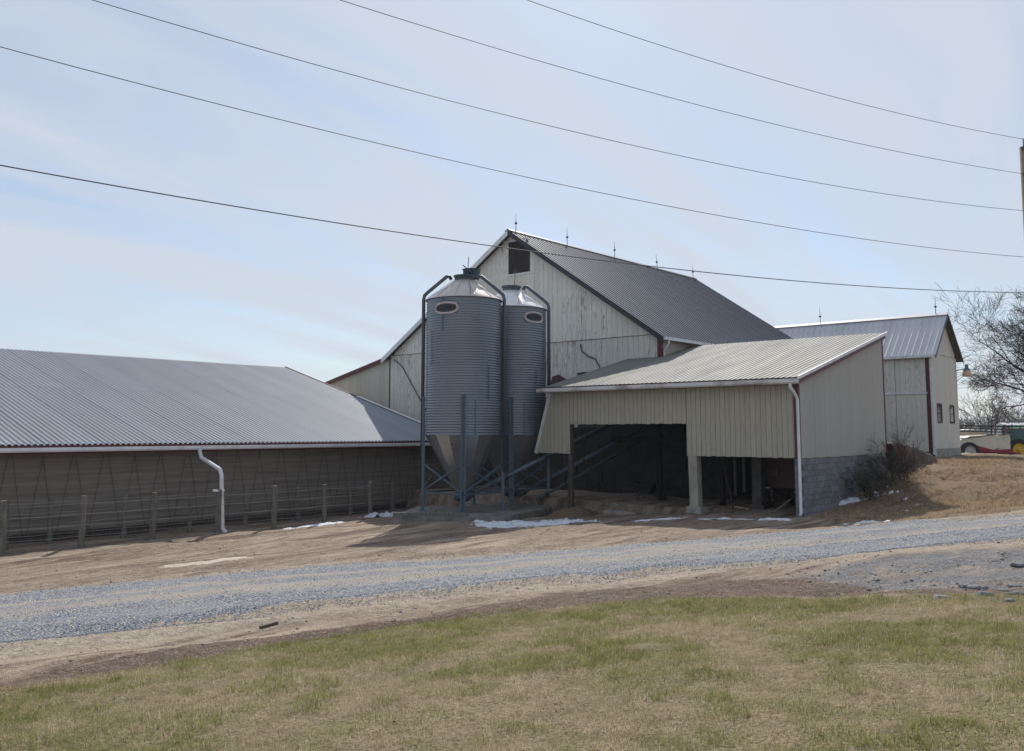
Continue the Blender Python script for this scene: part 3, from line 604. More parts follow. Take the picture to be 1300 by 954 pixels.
MB().box(EX0 - .03, EX1, EY0 - .06, EY0 - .03, .9, 1.84).build('foundation', M['concrete'], ell)
# front: sliding doors in two tiers
MB().box(EX0 - .02, EX0, EY0 - .028, EY0 + .1, 1.6, EE - .02).build('corner_post', M['ell_siding'], ell)
for z0, z1, nm in ((4.95, EE - .25, 'loft_door'), (1.75, 4.85, 'barn_door')):
    for ya, yb in ((2.42, 4.02), (4.04, 5.64), (5.66, 7.2), (7.22, 8.6)):
        dr_ = MB().box(EX0 - .02, EX0 + .02, ya, yb, z0, z1).build(nm, M['wood_dark'], ell)
        for y0, y1 in zip(*(lambda e: (e[:-1], e[1:]))(edges(ya, yb, .27))): MB().box(EX0 - .045 - random.uniform(0, .006), EX0 - .022, y0 + .004, y1 - .004, z0 + random.uniform(-.06, .01), z1).build('door_board', M['ell_siding'], dr_)
MB().box(EX0 - .10, EX0 - .05, EY0 + .2, EY1, 4.84, 4.94).build('door_rail', M['white'], ell)
MB().box(EX0 - .06, EX0 - .022, EY0 + .06, EY0 + .19, 1.7, EE - .2).build('corner_trim', M['red'], ell)
MB().box(EX0 - .15, EX0 - .05, EY0 - .12, EY0 + .0, 1.55, EE - .2).build('downspout', M['white'], ell)
MB().box(EX0 - .34, EX0 - .22, EY0 - .3, EY1, EE - .25, EE - .1).build('gutter', M['white'], ell)
sle = (EZ - EE) / (EXR - EX0)
for sx, xb in ((1, EX0 - .25), (-1, EX1 + .25)):
    ze = EE - sle * .25 + .08
    roof_side(ell, M['ell_roof'], (xb, EY0 - .35, ze), (0, 1, 0), 11.2, (EXR - xb, 0, EZ + .08 - ze), prof_rib(.7, .35, .035, .022), .7)
    for k in (0,):
        p = np.array((xb, EY0 - .38, ze + .02)); q = np.array((EXR, EY0 - .38, EZ + .10)); MB().prism([p, q, q - (0, 0, .2), p - (0, 0, .2)], (0, .03, 0)).build('rake_board', M['galv_leg'] if sx > 0 else M['wood_dark'], ell)
MB().prism([(EXR - .2, EY0 - .36, EZ + .02), (EXR, EY0 - .36, EZ + .17), (EXR + .2, EY0 - .36, EZ + .02)], (0, 11.2, 0)).build('ridge_cap', M['ell_roof'], ell)
for px_ in (1041, 1188):
    r = ray(px_, 400); rod(ell, EXR, CAM[1] + r[1] * ((EXR - CAM[0]) / r[0]), EZ + .1, 1.05)
lamp = thing('yard_lamp', 'yard light with amber bowl on a bracket at the small barn corner', 'lamp', loc=(EX1, EY0, 6.4), local=True)
lamp.location = (EX1, EY0 - .02, 6.35)
MB().tube([(-.15, .0, .0), (.0, -.25, .05), (.12, -.5, .02)], .03, 6).build('bracket', M['galv_leg'], lamp, True)
MB().lathe([(0, .36), (.09, .35), (.11, .12), (.2, .05), (.2, .0)], 14, (.14, -.52)).build('lamp_head', M['galv_leg'], lamp, True)
MB().lathe([(.19, .0), (.24, -.12), (.26, -.3), (.2, -.36), (0, -.37)], 14, (.14, -.52)).build('lamp_bowl', M['amber'], lamp, True)

# ------------------------------------------------------------------ open-fronted shed
shed = thing('open_shed', 'cream open-fronted machinery shed with sloping roof and grey block base', 'shed', loc=(0, 0, 0))
SB, ST = 1.93, 4.36
SL = 2.26 / 9.11
def roofz(u): return 4.5 + (u + .8) * SL
OH = -.5; ZF = 4.5 + .3 * SL
ysb = list(np.linspace(0, 4.18, 23)) + list(np.linspace(4.2, 9.45, 29)) + list(np.linspace(9.64, 10.42, 5))
ysb = sorted(set(np.round(ysb, 3)))
boards_x(shed, M['shed_siding'], 0.0, -1, ysb, lambda y: 3.08 if 4.19 < y < 9.45 else SB, lambda y: ST, .03, .013)
# flared left end boards
for k in range(4):
    a0, a1 = k / 4, (k + 1) / 4; t0, t1 = 10.43, 10.43; b0, b1 = 10.43 + .72 * a0, 10.43 + .72 * a1
    top = lambda f: ST - (ST - SB) * f
    MB().prism([(0, b0 + .003, SB), (0, b1 - .003, SB), (0, b1 - .003, top(a1)), (0, b0 + .003, top(a0))], (-.022, 0, 0)).build('siding_board', M['shed_siding'], shed)
MB().beam((-.03, 10.45, ST), (-.03, 11.2, SB - .02), .06, .14, (0, 1, .3)).build('end_trim', M['white_rust'], shed)
MB().box(.02, .14, 0.22, 10.4, ST - .3, ST - .02).build('header_beam', M['wood_dark'], shed)
MB().box(.02, .10, 4.2, 9.45, 3.1, 3.3).build('header_beam', M['wood_dark'], shed)
MB().box(.02, .12, .22, 4.15, 1.96, 2.2).build('header_beam', M['wood_dark'], shed)
MB().box(.04, .2, 9.42, 9.62, -.3, 3.1).build('post', M['wood_dark'], shed)
MB().prism([(-.02, 3.78, .12), (.3, 3.78, .12), (.3, 4.12, .12), (-.02, 4.12, .12)], (0.0, .04, 1.82)).build('concrete_post', M['post_conc'], shed)
MB().prism([(-.14, 3.62, -.1), (.4, 3.62, -.1), (.4, 4.2, -.1), (-.14, 4.2, -.1)], (0, 0, .24)).build('post_footing', M['concrete'], shed)
# side wall: boards over grey block
RK = lambda x: roofz(x) - .10
MB().prism([(0.0, .06, SB), (8.55, .06, SB), (8.55, .06, RK(8.55)), (0.0, .06, RK(0))], (0, .1, 0)).build('side_wall', M['wood_dark'], shed)
boards_y(shed, M['shed_side'], .03, -1, edges(.12, 8.5, .305), lambda x: SB - .02, lambda x: RK(x) - .05, .022, .005)
MB().box(-.035, .10, -.02, .16, SB - .02, ST).build('corner_trim', M['red'], shed)
MB().box(8.5, 8.58, -.02, .1, SB - .02, RK(8.5) - .1).build('corner_trim', M['red'], shed)
MB().box(.02, 8.55, .035, .19, -.3, SB - .03).build('block_core', M['mortar'], shed)
blk = MB().box(-.193, .193, -.015, .03, -.094, .094).build('block', M['block'], shed); nb = 0
for k in range(11):
    zc_ = SB - .13 - k * .2
    for i in range(23):
        xc = .2 + i * .4 - (.2 if k % 2 else 0)
        if xc > 8.5 or xc < .1: continue
        if gz(xc, -.05) - .1 > zc_ + .1: continue
        if nb == 0: blk.location = (xc, .02, zc_); nb = 1
        else: inst(blk, shed, (xc, .02 - random.uniform(0, .006), zc_)); nb += 1
for k in range(11):
    MB().box(-.012, .02, .0, .19, SB - .225 - k * .2, SB - .035 - k * .2).build('block', M['block'], shed)
# roof: two runs, the left one stops at the barn gable
for y0, y1, ue in ((-.22, 8.62, 8.42), (8.64, 10.42, BX0 - .05)):
    roof_side(shed, M['shed_roof'], (OH, y0, ZF), (0, 1, 0), y1 - y0, (ue - OH, 0, roofz(ue) - ZF), prof_rib(.6, .2, .016, .022), .6)
MB().prism([(OH - .03, -.27, ZF + .03), (8.45, -.27, roofz(8.45) + .03), (8.45, -.27, roofz(8.45) - .08), (OH - .03, -.27, ZF - .08)], (0, .05, 0)).build('rake_trim', M['white'], shed)
MB().prism([(OH, -.2, ZF - .085), (8.42, -.2, roofz(8.42) - .085), (8.42, -.2, roofz(8.42) - .24), (OH, -.2, ZF - .24)], (0, .05, 0)).build('rake_board', M['red'], shed)
MB().box(OH + .02, OH + .10, -.2, 10.4, ZF - .22, ZF - .07).build('fascia', M['white_rust'], shed)
gp = [(OH - .12, ZF - .05), (OH - .13, ZF - .17), (OH - .10, ZF - .21), (OH - .01, ZF - .21), (OH + .01, ZF - .17), (OH + .01, ZF - .08)]
MB().prism([(x, -.25, z) for x, z in gp], (0, 10.95, 0)).build('gutter', M['white_rust'], shed)
MB().box(OH + .1, -.03, 0, 10.4, ZF - .22, ZF - .19).build('soffit', M['wood_grey'], shed)
MB().tube([(OH - .06, .02, ZF - .2), (OH - .06, .02, ZF - .32), (OH + .2, .0, ZF - .5), (-.11, -.02, ZF - .72), (-.11, -.02, .14), (-.2, -.02, .06)], .052, 8).build('downspout', M['white'], shed, True)
# inside
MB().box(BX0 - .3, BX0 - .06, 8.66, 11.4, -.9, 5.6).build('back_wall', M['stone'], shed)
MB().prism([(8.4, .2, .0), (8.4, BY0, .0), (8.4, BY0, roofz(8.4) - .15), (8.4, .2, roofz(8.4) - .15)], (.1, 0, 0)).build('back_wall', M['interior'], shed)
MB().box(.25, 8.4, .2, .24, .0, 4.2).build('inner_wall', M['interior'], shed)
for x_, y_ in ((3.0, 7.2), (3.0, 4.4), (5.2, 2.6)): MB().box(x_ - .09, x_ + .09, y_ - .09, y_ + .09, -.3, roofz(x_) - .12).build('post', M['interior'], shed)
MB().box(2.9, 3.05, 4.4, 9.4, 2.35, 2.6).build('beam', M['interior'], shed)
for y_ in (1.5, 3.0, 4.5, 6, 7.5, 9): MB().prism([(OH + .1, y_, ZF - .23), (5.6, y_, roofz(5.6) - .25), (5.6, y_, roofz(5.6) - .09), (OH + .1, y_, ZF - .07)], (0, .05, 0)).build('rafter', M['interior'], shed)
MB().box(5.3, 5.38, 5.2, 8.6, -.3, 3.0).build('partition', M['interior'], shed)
for k, z0 in enumerate(np.arange(-.3, 3.2, .36)):
    for y0, y1 in zip(*(lambda e: (e[:-1], e[1:]))(np.sort(np.r_[5.3, 8.6, rng.uniform(5.3, 8.6, 5)]))):
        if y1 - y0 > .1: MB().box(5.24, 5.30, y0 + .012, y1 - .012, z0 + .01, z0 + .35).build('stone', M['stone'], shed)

# things inside the shed
def lumps(name, c, rx, ry, h, mat, seed, amp=.35, n=28, rz=0, parent=None):
    vs = [(0, 0, h)]; fs = []; K = 6
    for i in range(1, K + 1):
        for k in range(n):
            a = 2 * math.pi * k / n; f = i / K; e = 1 + amp * (mnoise.noise(Vector((math.cos(a) * 1.6 + seed, math.sin(a) * 1.6, seed * .7))) + .5 * mnoise.noise(Vector((math.cos(a) * 5 + seed, math.sin(a) * 5, 3.1))))
            x, y = rx * f * e * math.cos(a), ry * f * e * math.sin(a)
            z = h * (1 - f ** 1.6) * (1 + .5 * mnoise.noise(Vector((x * 3 + seed, y * 3, seed)))); vs.append((x, y, z if i < K else -.03))
    fs += [(0, 1 + k, 1 + (k + 1) % n) for k in range(n)]
    for i in range(K - 1): fs += [(1 + i * n + k, 1 + (i + 1) * n + k, 1 + (i + 1) * n + (k + 1) % n, 1 + i * n + (k + 1) % n) for k in range(n)]
    cr_, sr_ = math.cos(rz), math.sin(rz); b = MB()
    out_ = []
    for x, y, z in vs:
        X_, Y_ = c[0] + x * cr_ - y * sr_, c[1] + x * sr_ + y * cr_
        out_.append((X_, Y_, float(from_grid(np.array(X_), np.array(Y_))) + z + .006))
    return b.add(out_, fs).build(name, mat, parent, True)
wag = thing('gravity_wagon', 'dark red hopper wagon parked in the low bay of the shed', 'wagon', loc=(3.2, 1.6, .05), local=True)
MB().prism([(-.9, -1.1, 1.75), (-.9, 1.15, 1.75), (-.9, .55, .72), (-.9, -.75, .72)], (2.6, 0, 0)).build('hopper', M['wagon_red'], wag)
MB().box(-.95, -.92, .2, .6, 1.15, 1.4).build('sign_plate', M['inner_grey'], wag)
MB().box(-1.1, 1.9, -.55, -.43, .55, .69).box(-1.1, 1.9, .33, .45, .55, .69).build('chassis', M['wagon_red'], wag)
MB().beam((-1.0, 0, .5), (-1.9, .4, .3), .1, .1).build('tongue', M['wagon_red'], wag)
for x_ in (-.5, 1.3):
    for y_ in (-.85, .75):
        w_ = MB().tube([(x_, y_ - .1, .36), (x_, y_ + .1, .36)], .36, 20).build('wheel', M['tyre'], wag); MB().tube([(x_, y_ - .115, .36), (x_, y_ + .115, .36)], .19, 14).build('rim', M['rim_grey'], w_)
for i, (y_, x_) in enumerate(((3.05, 1.4), (2.75, 1.5))):
    tag(MB().tube([(x_, y_, .62 if i else .5), (x_, y_, 2.6)], .055, 8).build('vertical_pipe', M['inner_grey'], None, True), ('pale upright pipe in the low bay next to the concrete post', 'pale upright pipe in the low bay next to the concrete pedestal')[i], 'pipe')
ped = MB().box(1.6, 1.95, 2.15, 2.5, -.1, 1.95).box(1.5, 2.05, 2.05, 2.6, -.1, .18).build('pedestal_column', M['inner_grey']); tag(ped, 'dark concrete column on a footing inside the low bay', 'column')
tag(MB().tube([(1.0, 3.3, 1.9), (.95, 3.2, 1.2), (.9, 3.0, .6), (.8, 2.85, .05)], .03, 6).build('red_hose', M['wagon_red'], None, True), 'thin red hose hanging down inside the low bay', 'hose')
tag(MB().beam((.35, 1.15, .06), (.9, .75, .5), .14, .03).build('leaning_board', M['wood_grey']), 'grey board leaning in the low bay before the wagon', 'board')
wb = thing('wheelbarrow', 'black tub wheelbarrow standing in the tall bay', 'wheelbarrow', loc=(3.6, 8.2, -.18), local=True)
MB().add([(-.25, -.3, .45), (.25, -.3, .45), (.25, .3, .45), (-.25, .3, .45), (-.42, -.6, .85), (.42, -.6, .85), (.42, .6, .85), (-.42, .6, .85)], [(0, 1, 2, 3), (0, 4, 5, 1), (1, 5, 6, 2), (2, 6, 7, 3), (3, 7, 4, 0)]).build('tub', M['tyre'], wb)
for s_ in (-1, 1):
    MB().beam((s_ * .22, -.7, .32), (s_ * .26, .95, .6), .04, .04).build('handle', M['wood_dark'], wb); MB().beam((s_ * .23, .2, .45), (s_ * .25, .35, .0), .04, .04).build('leg', M['pipe_dark'], wb)
MB().tube([(-.05, -.75, .2), (.05, -.75, .2)], .2, 16).build('wheel', M['tyre'], wb)
tag(MB().box(.7, 1.5, 6.9, 8.4, -.8, -.28).build('concrete_step', M['concrete']), 'pale low concrete step just inside the tall bay', 'step')
tag(lumps('straw_pile', (-.6, 8.9), 1.2, .8, .35, M['straw'], 3.3), 'low pile of loose straw before the tall bay', 'straw pile')

# ------------------------------------------------------------------ long curtain-sided barn on the left
LX0, LX1, LYE, LZE, LYR, LZR, LG = -31.0, 3.9, 19.3, 2.36, 34.3, 6.74, -.95
lb = thing('long_livestock_barn', 'long low livestock barn with corrugated grey roof and tan side curtain', 'barn', loc=(LX1, LYE, LG))
for f0, f1, dz in ((0, .53, 0), (.522, 1, .003)): roof_side(lb, M['long_roof'], (LX0, LYE + (LYR - LYE) * f0, LZE + (LZR - LZE) * f0 + dz), (1, 0, 0), LX1 - LX0, (0, (LYR - LYE) * (f1 - f0), (LZR - LZE) * (f1 - f0)), prof_corr(1.0, .2, .036), 1.0, True)
for f0, f1, dz in ((0, .53, 0), (.522, 1, .003)): roof_side(lb, M['long_roof'], (LX0, 2 * LYR - LYE + (LYE - LYR) * f0, LZE + (LZR - LZE) * f0 + dz), (1, 0, 0), LX1 - LX0, (0, (LYE - LYR) * (f1 - f0), (LZR - LZE) * (f1 - f0)), prof_corr(1.0, .2, .036), 1.0, True)
MB().prism([(LX0, LYR - .12, LZR - .03), (LX0, LYR, LZR + .028), (LX0, LYR + .12, LZR - .03)], (LX1 - LX0, 0, 0)).build('ridge_cap', M['long_roof'], lb)
for s_ in (-1, 1):
    p = np.array((LX1 + .01, LYR + s_ * (LYR - LYE), LZE + .05)); q = np.array((LX1 + .01, LYR, LZR + .06)); w_ = np.array((0, 0, -.16))
    MB().prism([p, q, q + w_, p + w_], (.035, 0, 0)).build('rake_board', M['red'], lb)
    q2 = p + (q - p) * .53
    MB().prism([p + (-.16, 0, .02), q2 + (-.16, 0, .02), q2 + (.05, 0, .03), p + (.05, 0, .03)], (0, 0, .025)).build('rake_flashing', M['white'], lb)
MB().box(LX0, LX1, LYE - .02, LYE + .02, LZE - .10, LZE - .03).build('drip_edge', M['red'], lb)
MB().prism([(LX0, LYE - .15, LZE - .10), (LX0, LYE - .16, LZE - .20), (LX0, LYE - .13, LZE - .25), (LX0, LYE - .03, LZE - .25), (LX0, LYE - .03, LZE - .10)], (LX1 - LX0, 0, 0)).build('gutter', M['white'], lb)
MB().box(LX0, LX1, LYE - .02, LYE + .03, LZE - .32, LZE - .27).build('fascia', M['red'], lb)
LW = 19.95
MB().box(LX0, LX1 - .05, LYE + .03, LW, LZE - .30, LZE - .27).build('soffit', M['wood_dark'], lb)
MB().box(LX0, LX1 - .1, LW + .06, LW + .2, LG - .3, -.70).build('knee_wall', M['wood_dark'], lb)
for k in range(3): MB().box(LX0, LX1 - .1, LW + .02, LW + .055, -.98 + k * .13, -.88 + k * .13).build('plank', M['wood_dark'], lb)
# curtain with soft horizontal wrinkles
cx_ = np.linspace(LX0, LX1 - .1, 260); cz_ = np.linspace(-.62, 2.08, 44); CXX, CZZ = np.meshgrid(cx_, cz_)
CYY = LW - .02 + .05 * (fbm(CXX * .45, CZZ * 5.5, 83, 4) - .5) * 2 + .012 * np.sin(CZZ * 30 + 3 * fbm(CXX * .3, CZZ, 5))
ii = (np.arange(43)[:, None] * 260 + np.arange(259)[None]).ravel()
mesh_np('curtain', np.stack([CXX.ravel(), CYY.ravel(), CZZ.ravel()], 1), np.stack([ii, ii + 1, ii + 261, ii + 260], 1), M['curtain'], lb, True)
cb = MB(); kx = np.arange(LX0 + .4, LX1 - 1.2, 1.06)
for i, xk in enumerate(kx):
    xk += random.uniform(-.09, .09); MB().tube([(xk - .06, LW - .09, 2.05), (xk + .40 + random.uniform(-.07, .07), LW - .10, -.60)], .009, 5).build('curtain_cord', M['cord'], lb)
    MB().tube([(xk + .52, LW - .09, -.60), (xk + .94, LW - .10, 2.05)], .009, 5).build('curtain_cord', M['cord'], lb)
xd = at(253, 572, 1, LYE - .09)[0]
pF = at(275, 640, 1, 17.5)
MB().tube([(xd, LYE - .09, LZE - .24), (xd + .08, LYE - .12, LZE - .55), (xd + .16, LYE - .5, LZE - .72), (pF[0] + .12, 17.55, LZE - .95), (pF[0] + .16, 17.5, LZE - 1.15), (pF[0] + .22, 17.42, -.72), (pF[0] + .32, 17.34, -.86)], [.075, .075, .075, .075, .075, .075, .085], 8).build('downspout', M['white'], lb)
MB().box(pF[0] - .12, pF[0] + .24, 17.38, 17.62, .62, .68).build('strap', M['white'], lb)
for xx in (LX0 + .02, LX1 - .12):
    MB().prism([(xx, LW, LG - .3), (xx, 2 * LYR - LW, LG - .3), (xx, 2 * LYR - LW, LZE), (xx, LYR, LZR - .1), (xx, LW, LZE)], (.08, 0, 0)).build('end_wall', M['lean_siding'], lb)
MB().box(LX0, LX1 - .1, 2 * LYR - LW, 2 * LYR - LW + .1, LG - .3, LZE).build('rear_wall', M['wood_dark'], lb)

# fences before the curtain wall
def post(parent, x, y, h, r, tilt):
    z = gz(x, y); n = 9
    return MB().tube([(x, y, z - .25), (x + tilt[0] * .5, y + tilt[1] * .5, z + h * .5), (x + tilt[0], y + tilt[1], z + h)], [r * 1.05, r, r * .93], n).build('fence_post', M['wood_grey'], parent)
for row, (yv, pxs, lab) in enumerate(((17.5, [(-17.9, 1.6), (103, 1.62), (193, 1.6), (275, 1.58), (346, 1.62), (411, 1.55), (470, 1.55)], 'wire fence with grey round posts standing in the yard edge'),
                                      (18.85, [(-17.3, 1.5), (63, 1.55), (157, 1.55), (240, 1.5), (311, 1.5), (378, 1.5), (445, 1.45), (497, 1.45)], 'inner wire fence with thin posts close under the barn eave'))):
    fe = thing('wire_fence', lab, 'fence', loc=(-8, yv, -.95)); tops = []
    for p_, h in pxs:
        x_ = p_ if p_ < 0 else at(p_, 680, 1, yv)[0]; y_ = yv + random.uniform(-.05, .05); tl = (random.uniform(-.04, .04), random.uniform(-.03, .03))
        post(fe, x_, y_, h,   .10 if row == 0 else .085, tl); tops.append((x_, y_, gz(x_, y_), h))
    tops = [(-31, yv, -.95, 1.5)] + tops
    for hh in (.35, .7, 1.05, 1.38):
        pts = []
        for (xa, ya, za_, _), (xb_, yb_, zb, _) in zip(tops[:-1], tops[1:]):
            for s_ in (0, .5): pts.append((xa + (xb_ - xa) * s_, ya - .09 + (yb_ - ya) * s_, za_ + (zb - za_) * s_ + hh - (.02 if s_ else 0)))
        pts.append((tops[-1][0], tops[-1][1] - .09, tops[-1][2] + hh)); MB().tube(pts, .007, 4).build('wire', M['wire'], fe)

# ------------------------------------------------------------------ feed bins
RB = 1.32
def feed_bin(label, cx, cy, zb, emblem, pipes, roofmat, hood):
    t = thing('feed_bin', label, 'feed bin', 'corrugated feed bins beside the barn', (cx, cy, zb), local=True)
    t.scale = (1.124,) * 3
    face = math.atan2(CAM[1] - cy, CAM[0] - cx); zh, zs, ztop = 2.6, 7.38, 8.12    # heights above the slab
    pitch = .09; nring = 4; rh = (zs - zh) / nring
    for k in range(nring):                                   # stacked corrugated rings, each lapped over the one below
        z0 = zh + k * rh; n = int(rh / pitch) * 4; a = k * .4
        prof = [(RB + .021 * math.sin(2 * math.pi * i / 4) - .004 * (k % 2), z0 + rh * i / n) for i in range(n + 1)]
        MB().lathe(prof, 72).build('ring_sheet', M['galv'], t, True)
        for j in range(3): MB().lathe([(RB + .018, z0), (RB + .018, z0 + rh)], 1, (0, 0), a + j * 2.1, a + j * 2.1 + .035).build('ring_seam', M['galv_leg'], t)
    cone = MB().lathe([(RB + .06, zs - .03), (RB + .02, zs + .02), (.33, ztop - .02), (.30, ztop)], 60).build('roof_cone', roofmat, t, True)
    for j in range(12):
        a = j * math.tau / 12; MB().beam((math.cos(a) * RB, math.sin(a) * RB, zs + .045), (math.cos(a) * .36, math.sin(a) * .36, ztop - .005), .014, .014).build('roof_rib', roofmat, cone)
    MB().lathe([(.34, ztop - .04), (.34, ztop + .10), (.38, ztop + .11), (.38, ztop + .16), (.0, ztop + .19)], 28).build('lid', M['pipe_dark'], t, True)
    if hood:
        dx, dy = RGT[0] * .25, RGT[1] * .25
        MB().lathe([(.22, ztop + .1), (.24, ztop + .27), (.31, ztop + .28), (.31, ztop + .43), (.35, ztop + .44), (.1, ztop + .48), (0, ztop + .48)], 20, (dx + FWD[0] * .3, dy + FWD[1] * .3)).build('fill_hood', M['galv_leg'], t, True)
        MB().beam((dx, dy, ztop + .3), (dx - .3 * RGT[0], dy - .3 * RGT[1], ztop + .55), .03, .03).build('lid_lever', M['pipe_dark'], t)
    MB().tube([(RGT[0] * .12, RGT[1] * .12, ztop + .15), (RGT[0] * .16, RGT[1] * .16, ztop + .85)], .014, 5).build('lid_rod', M['pipe_dark'], t)
    MB().tube([(-FWD[0] * .33 + RGT[0] * .2, -FWD[1] * .33 + RGT[1] * .2, ztop + .1), (-FWD[0] * RB * 1.02 + RGT[0] * .3, -FWD[1] * RB * 1.02 + RGT[1] * .3, zs + .04)], .012, 5).build('roof_cable', M['pipe_dark'], t)
    hop = MB().lathe([(RB, zh + .02), (RB + .015, zh), (.24, .62), (.24, .45)], 16).build('hopper', M['hopper'], t)
    MB().lathe([(.26, .62), (.3, .5), (.3, .36), (.16, .3), (0, .3)], 16).build('unloading_boot', M['pipe_dark'], t, True)
    leg_top = 3.95
    for j in range(4):
        a = face + j * math.pi / 2; c, s = math.cos(a), math.sin(a); r = RB + .075; tx, ty = -s, c
        lg = MB()
        for o_ in (-.065, .065): lg.prism([((r - .05) * c + (o_ - .018) * tx, (r - .05) * s + (o_ - .018) * ty, 0), ((r + .05) * c + (o_ - .018) * tx, (r + .05) * s + (o_ - .018) * ty, 0), ((r + .05) * c + (o_ + .018) * tx, (r + .05) * s + (o_ + .018) * ty, 0), ((r - .05) * c + (o_ + .018) * tx, (r - .05) * s + (o_ + .018) * ty, 0)], (0, 0, leg_top))
        lg.prism([((r - .05) * c - .05 * tx, (r - .05) * s - .05 * ty, 0), ((r - .03) * c - .05 * tx, (r - .03) * s - .05 * ty, 0), ((r - .03) * c + .05 * tx, (r - .03) * s + .05 * ty, 0), ((r - .05) * c + .05 * tx, (r - .05) * s + .05 * ty, 0)], (0, 0, leg_top))
        lo = lg.build('leg', M['galv_leg'], t)
        MB().prism([((r - .12) * c - .12 * tx, (r - .12) * s - .12 * ty, 0.001), ((r + .12) * c - .12 * tx, (r + .12) * s - .12 * ty, .001), ((r + .12) * c + .12 * tx, (r + .12) * s + .12 * ty, .001), ((r - .12) * c + .12 * tx, (r - .12) * s + .12 * ty, .001)], (0, 0, .015)).build('foot_plate', M['galv_leg'], lo)
        a2 = a + math.pi / 2; p1 = Vector((r * c, r * s, 0)); p2 = Vector((r * math.cos(a2), r * math.sin(a2), 0)); up = Vector((0, 0, 1))
        MB().beam(p1 + up * 1.62, p2 + up * .66, .045, .045).build('brace', M['galv_leg'], t); MB().beam(p1 + up * .66 + Vector((c, s, 0)) * .03, p2 + up * 1.62 + Vector((c, s, 0)) * .03, .045, .045).build('brace', M['galv_leg'], t)
        MB().beam(p1 + up * .62, p2 + up * .62, .05, .06).build('strut', M['galv_leg'], t)
    for da, zend, r0 in pipes:                                # filler pipes over the shoulder
        a = face + da; c, s = math.cos(a), math.sin(a); q = lambda r, z: (r * c, r * s, z)
        MB().tube([q(.46, ztop + .02), q(.52, ztop + .13), q(.62, ztop + .13), q(RB - .02, zs + .29), q(RB + .09, zs + .18), q(RB + .12, zs + .02), q(RB + .12, zend)], .065, 10).build('filler_pipe', M['pipe_dark'] if zend > 0 else M['galv_leg'], t, True)
        MB().tube([q(RB + .01, zs + .25), q(RB + .1, zs - .0)], .0, 3) if False else None
    # oval badge bent round the bin
    ae = face + emblem
    def wrap(x, z, r): return ((RB + r) * math.cos(ae + x / RB), (RB + r) * math.sin(ae + x / RB), zs - .42 + z)
    ring = MB(); nseg = 48; ro, ri = (.49, .215), (.40, .15)
    vs = [wrap(e[0] * math.copysign(abs(math.cos(k * math.tau / nseg)) ** .8, math.cos(k * math.tau / nseg)), e[1] * math.sin(k * math.tau / nseg), .03) for e in (ro, ri) for k in range(nseg)]
    bd = ring.add(vs, [(k, (k + 1) % nseg, nseg + (k + 1) % nseg, nseg + k) for k in range(nseg)]).build('badge', M['badge'], t)
    gx_ = np.linspace(-1, 1, 24); pl = MB(); pv = []; pf = []
    for i, u_ in enumerate(gx_):
        h_ = ri[1] * (max(0, 1 - abs(u_) ** 2.5)) ** .5; pv += [wrap(u_ * ri[0], -h_, .024), wrap(u_ * ri[0], h_, .024)]
    pl.add(pv, [(2 * i, 2 * i + 2, 2 * i + 3, 2 * i + 1) for i in range(23)]).build('badge_field', M['badge_dark'], bd)
    for k in range(-3, 4):                                     # notches at the badge ends
        for s_ in (-1, 1):
            z_ = k * .035; MB().add([wrap(s_ * .415, z_ - .006, .034), wrap(s_ * .47, z_ - .006, .034), wrap(s_ * .47, z_ + .006, .034), wrap(s_ * .415, z_ + .006, .034)], [(0, 1, 2, 3)]).build('badge_notch', M['badge_red'], bd)
    cu = bpy.data.curves.new('lettering', 'FONT'); cu.body = 'AGWAY'; cu.size = .235; cu.align_x = 'CENTER'; cu.align_y = 'CENTER'; cu.resolution_u = 2; cu.space_character = 1.0; cu.offset = .006
    to = bpy.data.objects.new('tmp', cu); COL.objects.link(to); dg = bpy.context.evaluated_depsgraph_get(); me = bpy.data.meshes.new_from_object(to.evaluated_get(dg)); bpy.data.objects.remove(to)
    for v_ in me.vertices: v_.co = Vector(wrap(v_.co.x * .86, v_.co.y * 1.0, .032))
    me.materials.clear(); me.materials.append(M['badge_ink']); lt = bpy.data.objects.new('lettering', me); COL.objects.link(lt); lt.parent = bd
    return t
M['badge'] = simple('badge_rim', (.52, .45, .47), .5, .1, .2, 6); M['badge_dark'] = simple('badge_field', (.045, .055, .065), .6, 0, .2); M['badge_red'] = simple('badge_red', (.22, .07, .09), .6, 0, .2); M['badge_ink'] = simple('badge_ink', (.008, .009, .011), .7, 0, .1)
AC, BC, SZ = (-3.02, 12.47), (.235, 12.76), -.27
binA = feed_bin('corrugated feed bin with fill hood on top, on the slab corner', AC[0], AC[1], SZ, -.49, ((-1.62, 1.28, 0), (1.5, 1.35, 0)), M['bin_roof'], True)
binB = feed_bin('corrugated feed bin with bright roof, between the other bin and the shed', BC[0], BC[1], SZ, .72, ((1.45, 3.3, 0),), M['bin_roof2'], False)
# slab under the bins
sd_, sw_ = np.array((-.57, .82)), np.array((.82, .57))
c0 = np.array((-4.13, 9.35)); sq = lambda a_, b_: c0 + sd_ * a_ + sw_ * b_
crn = [sq(0, 0), sq(4.1, 0), sq(4.1, 4.5), sq(2.4, 4.5), sq(2.4, 7.2), sq(-1.4, 7.2), sq(-1.4, 4.3)]
slab = MB().prism([(p[0], p[1], -1.1) for p in crn], (0, 0, 1.1 + SZ)).build('concrete_slab', M['slab']); tag(slab, 'low concrete slab carrying the two feed bins', 'slab')
e0, e1 = c0 + sd_ * 1.35 + sw_ * .08, c0 + sd_ * 4.1 + sw_ * .08
tag(MB().beam((e0[0], e0[1], SZ + .065), (e1[0], e1[1], SZ + .065), .12, .125).build('timber_kerb', M['wood_grey']), 'weathered timber laid along the slab edge', 'timber')
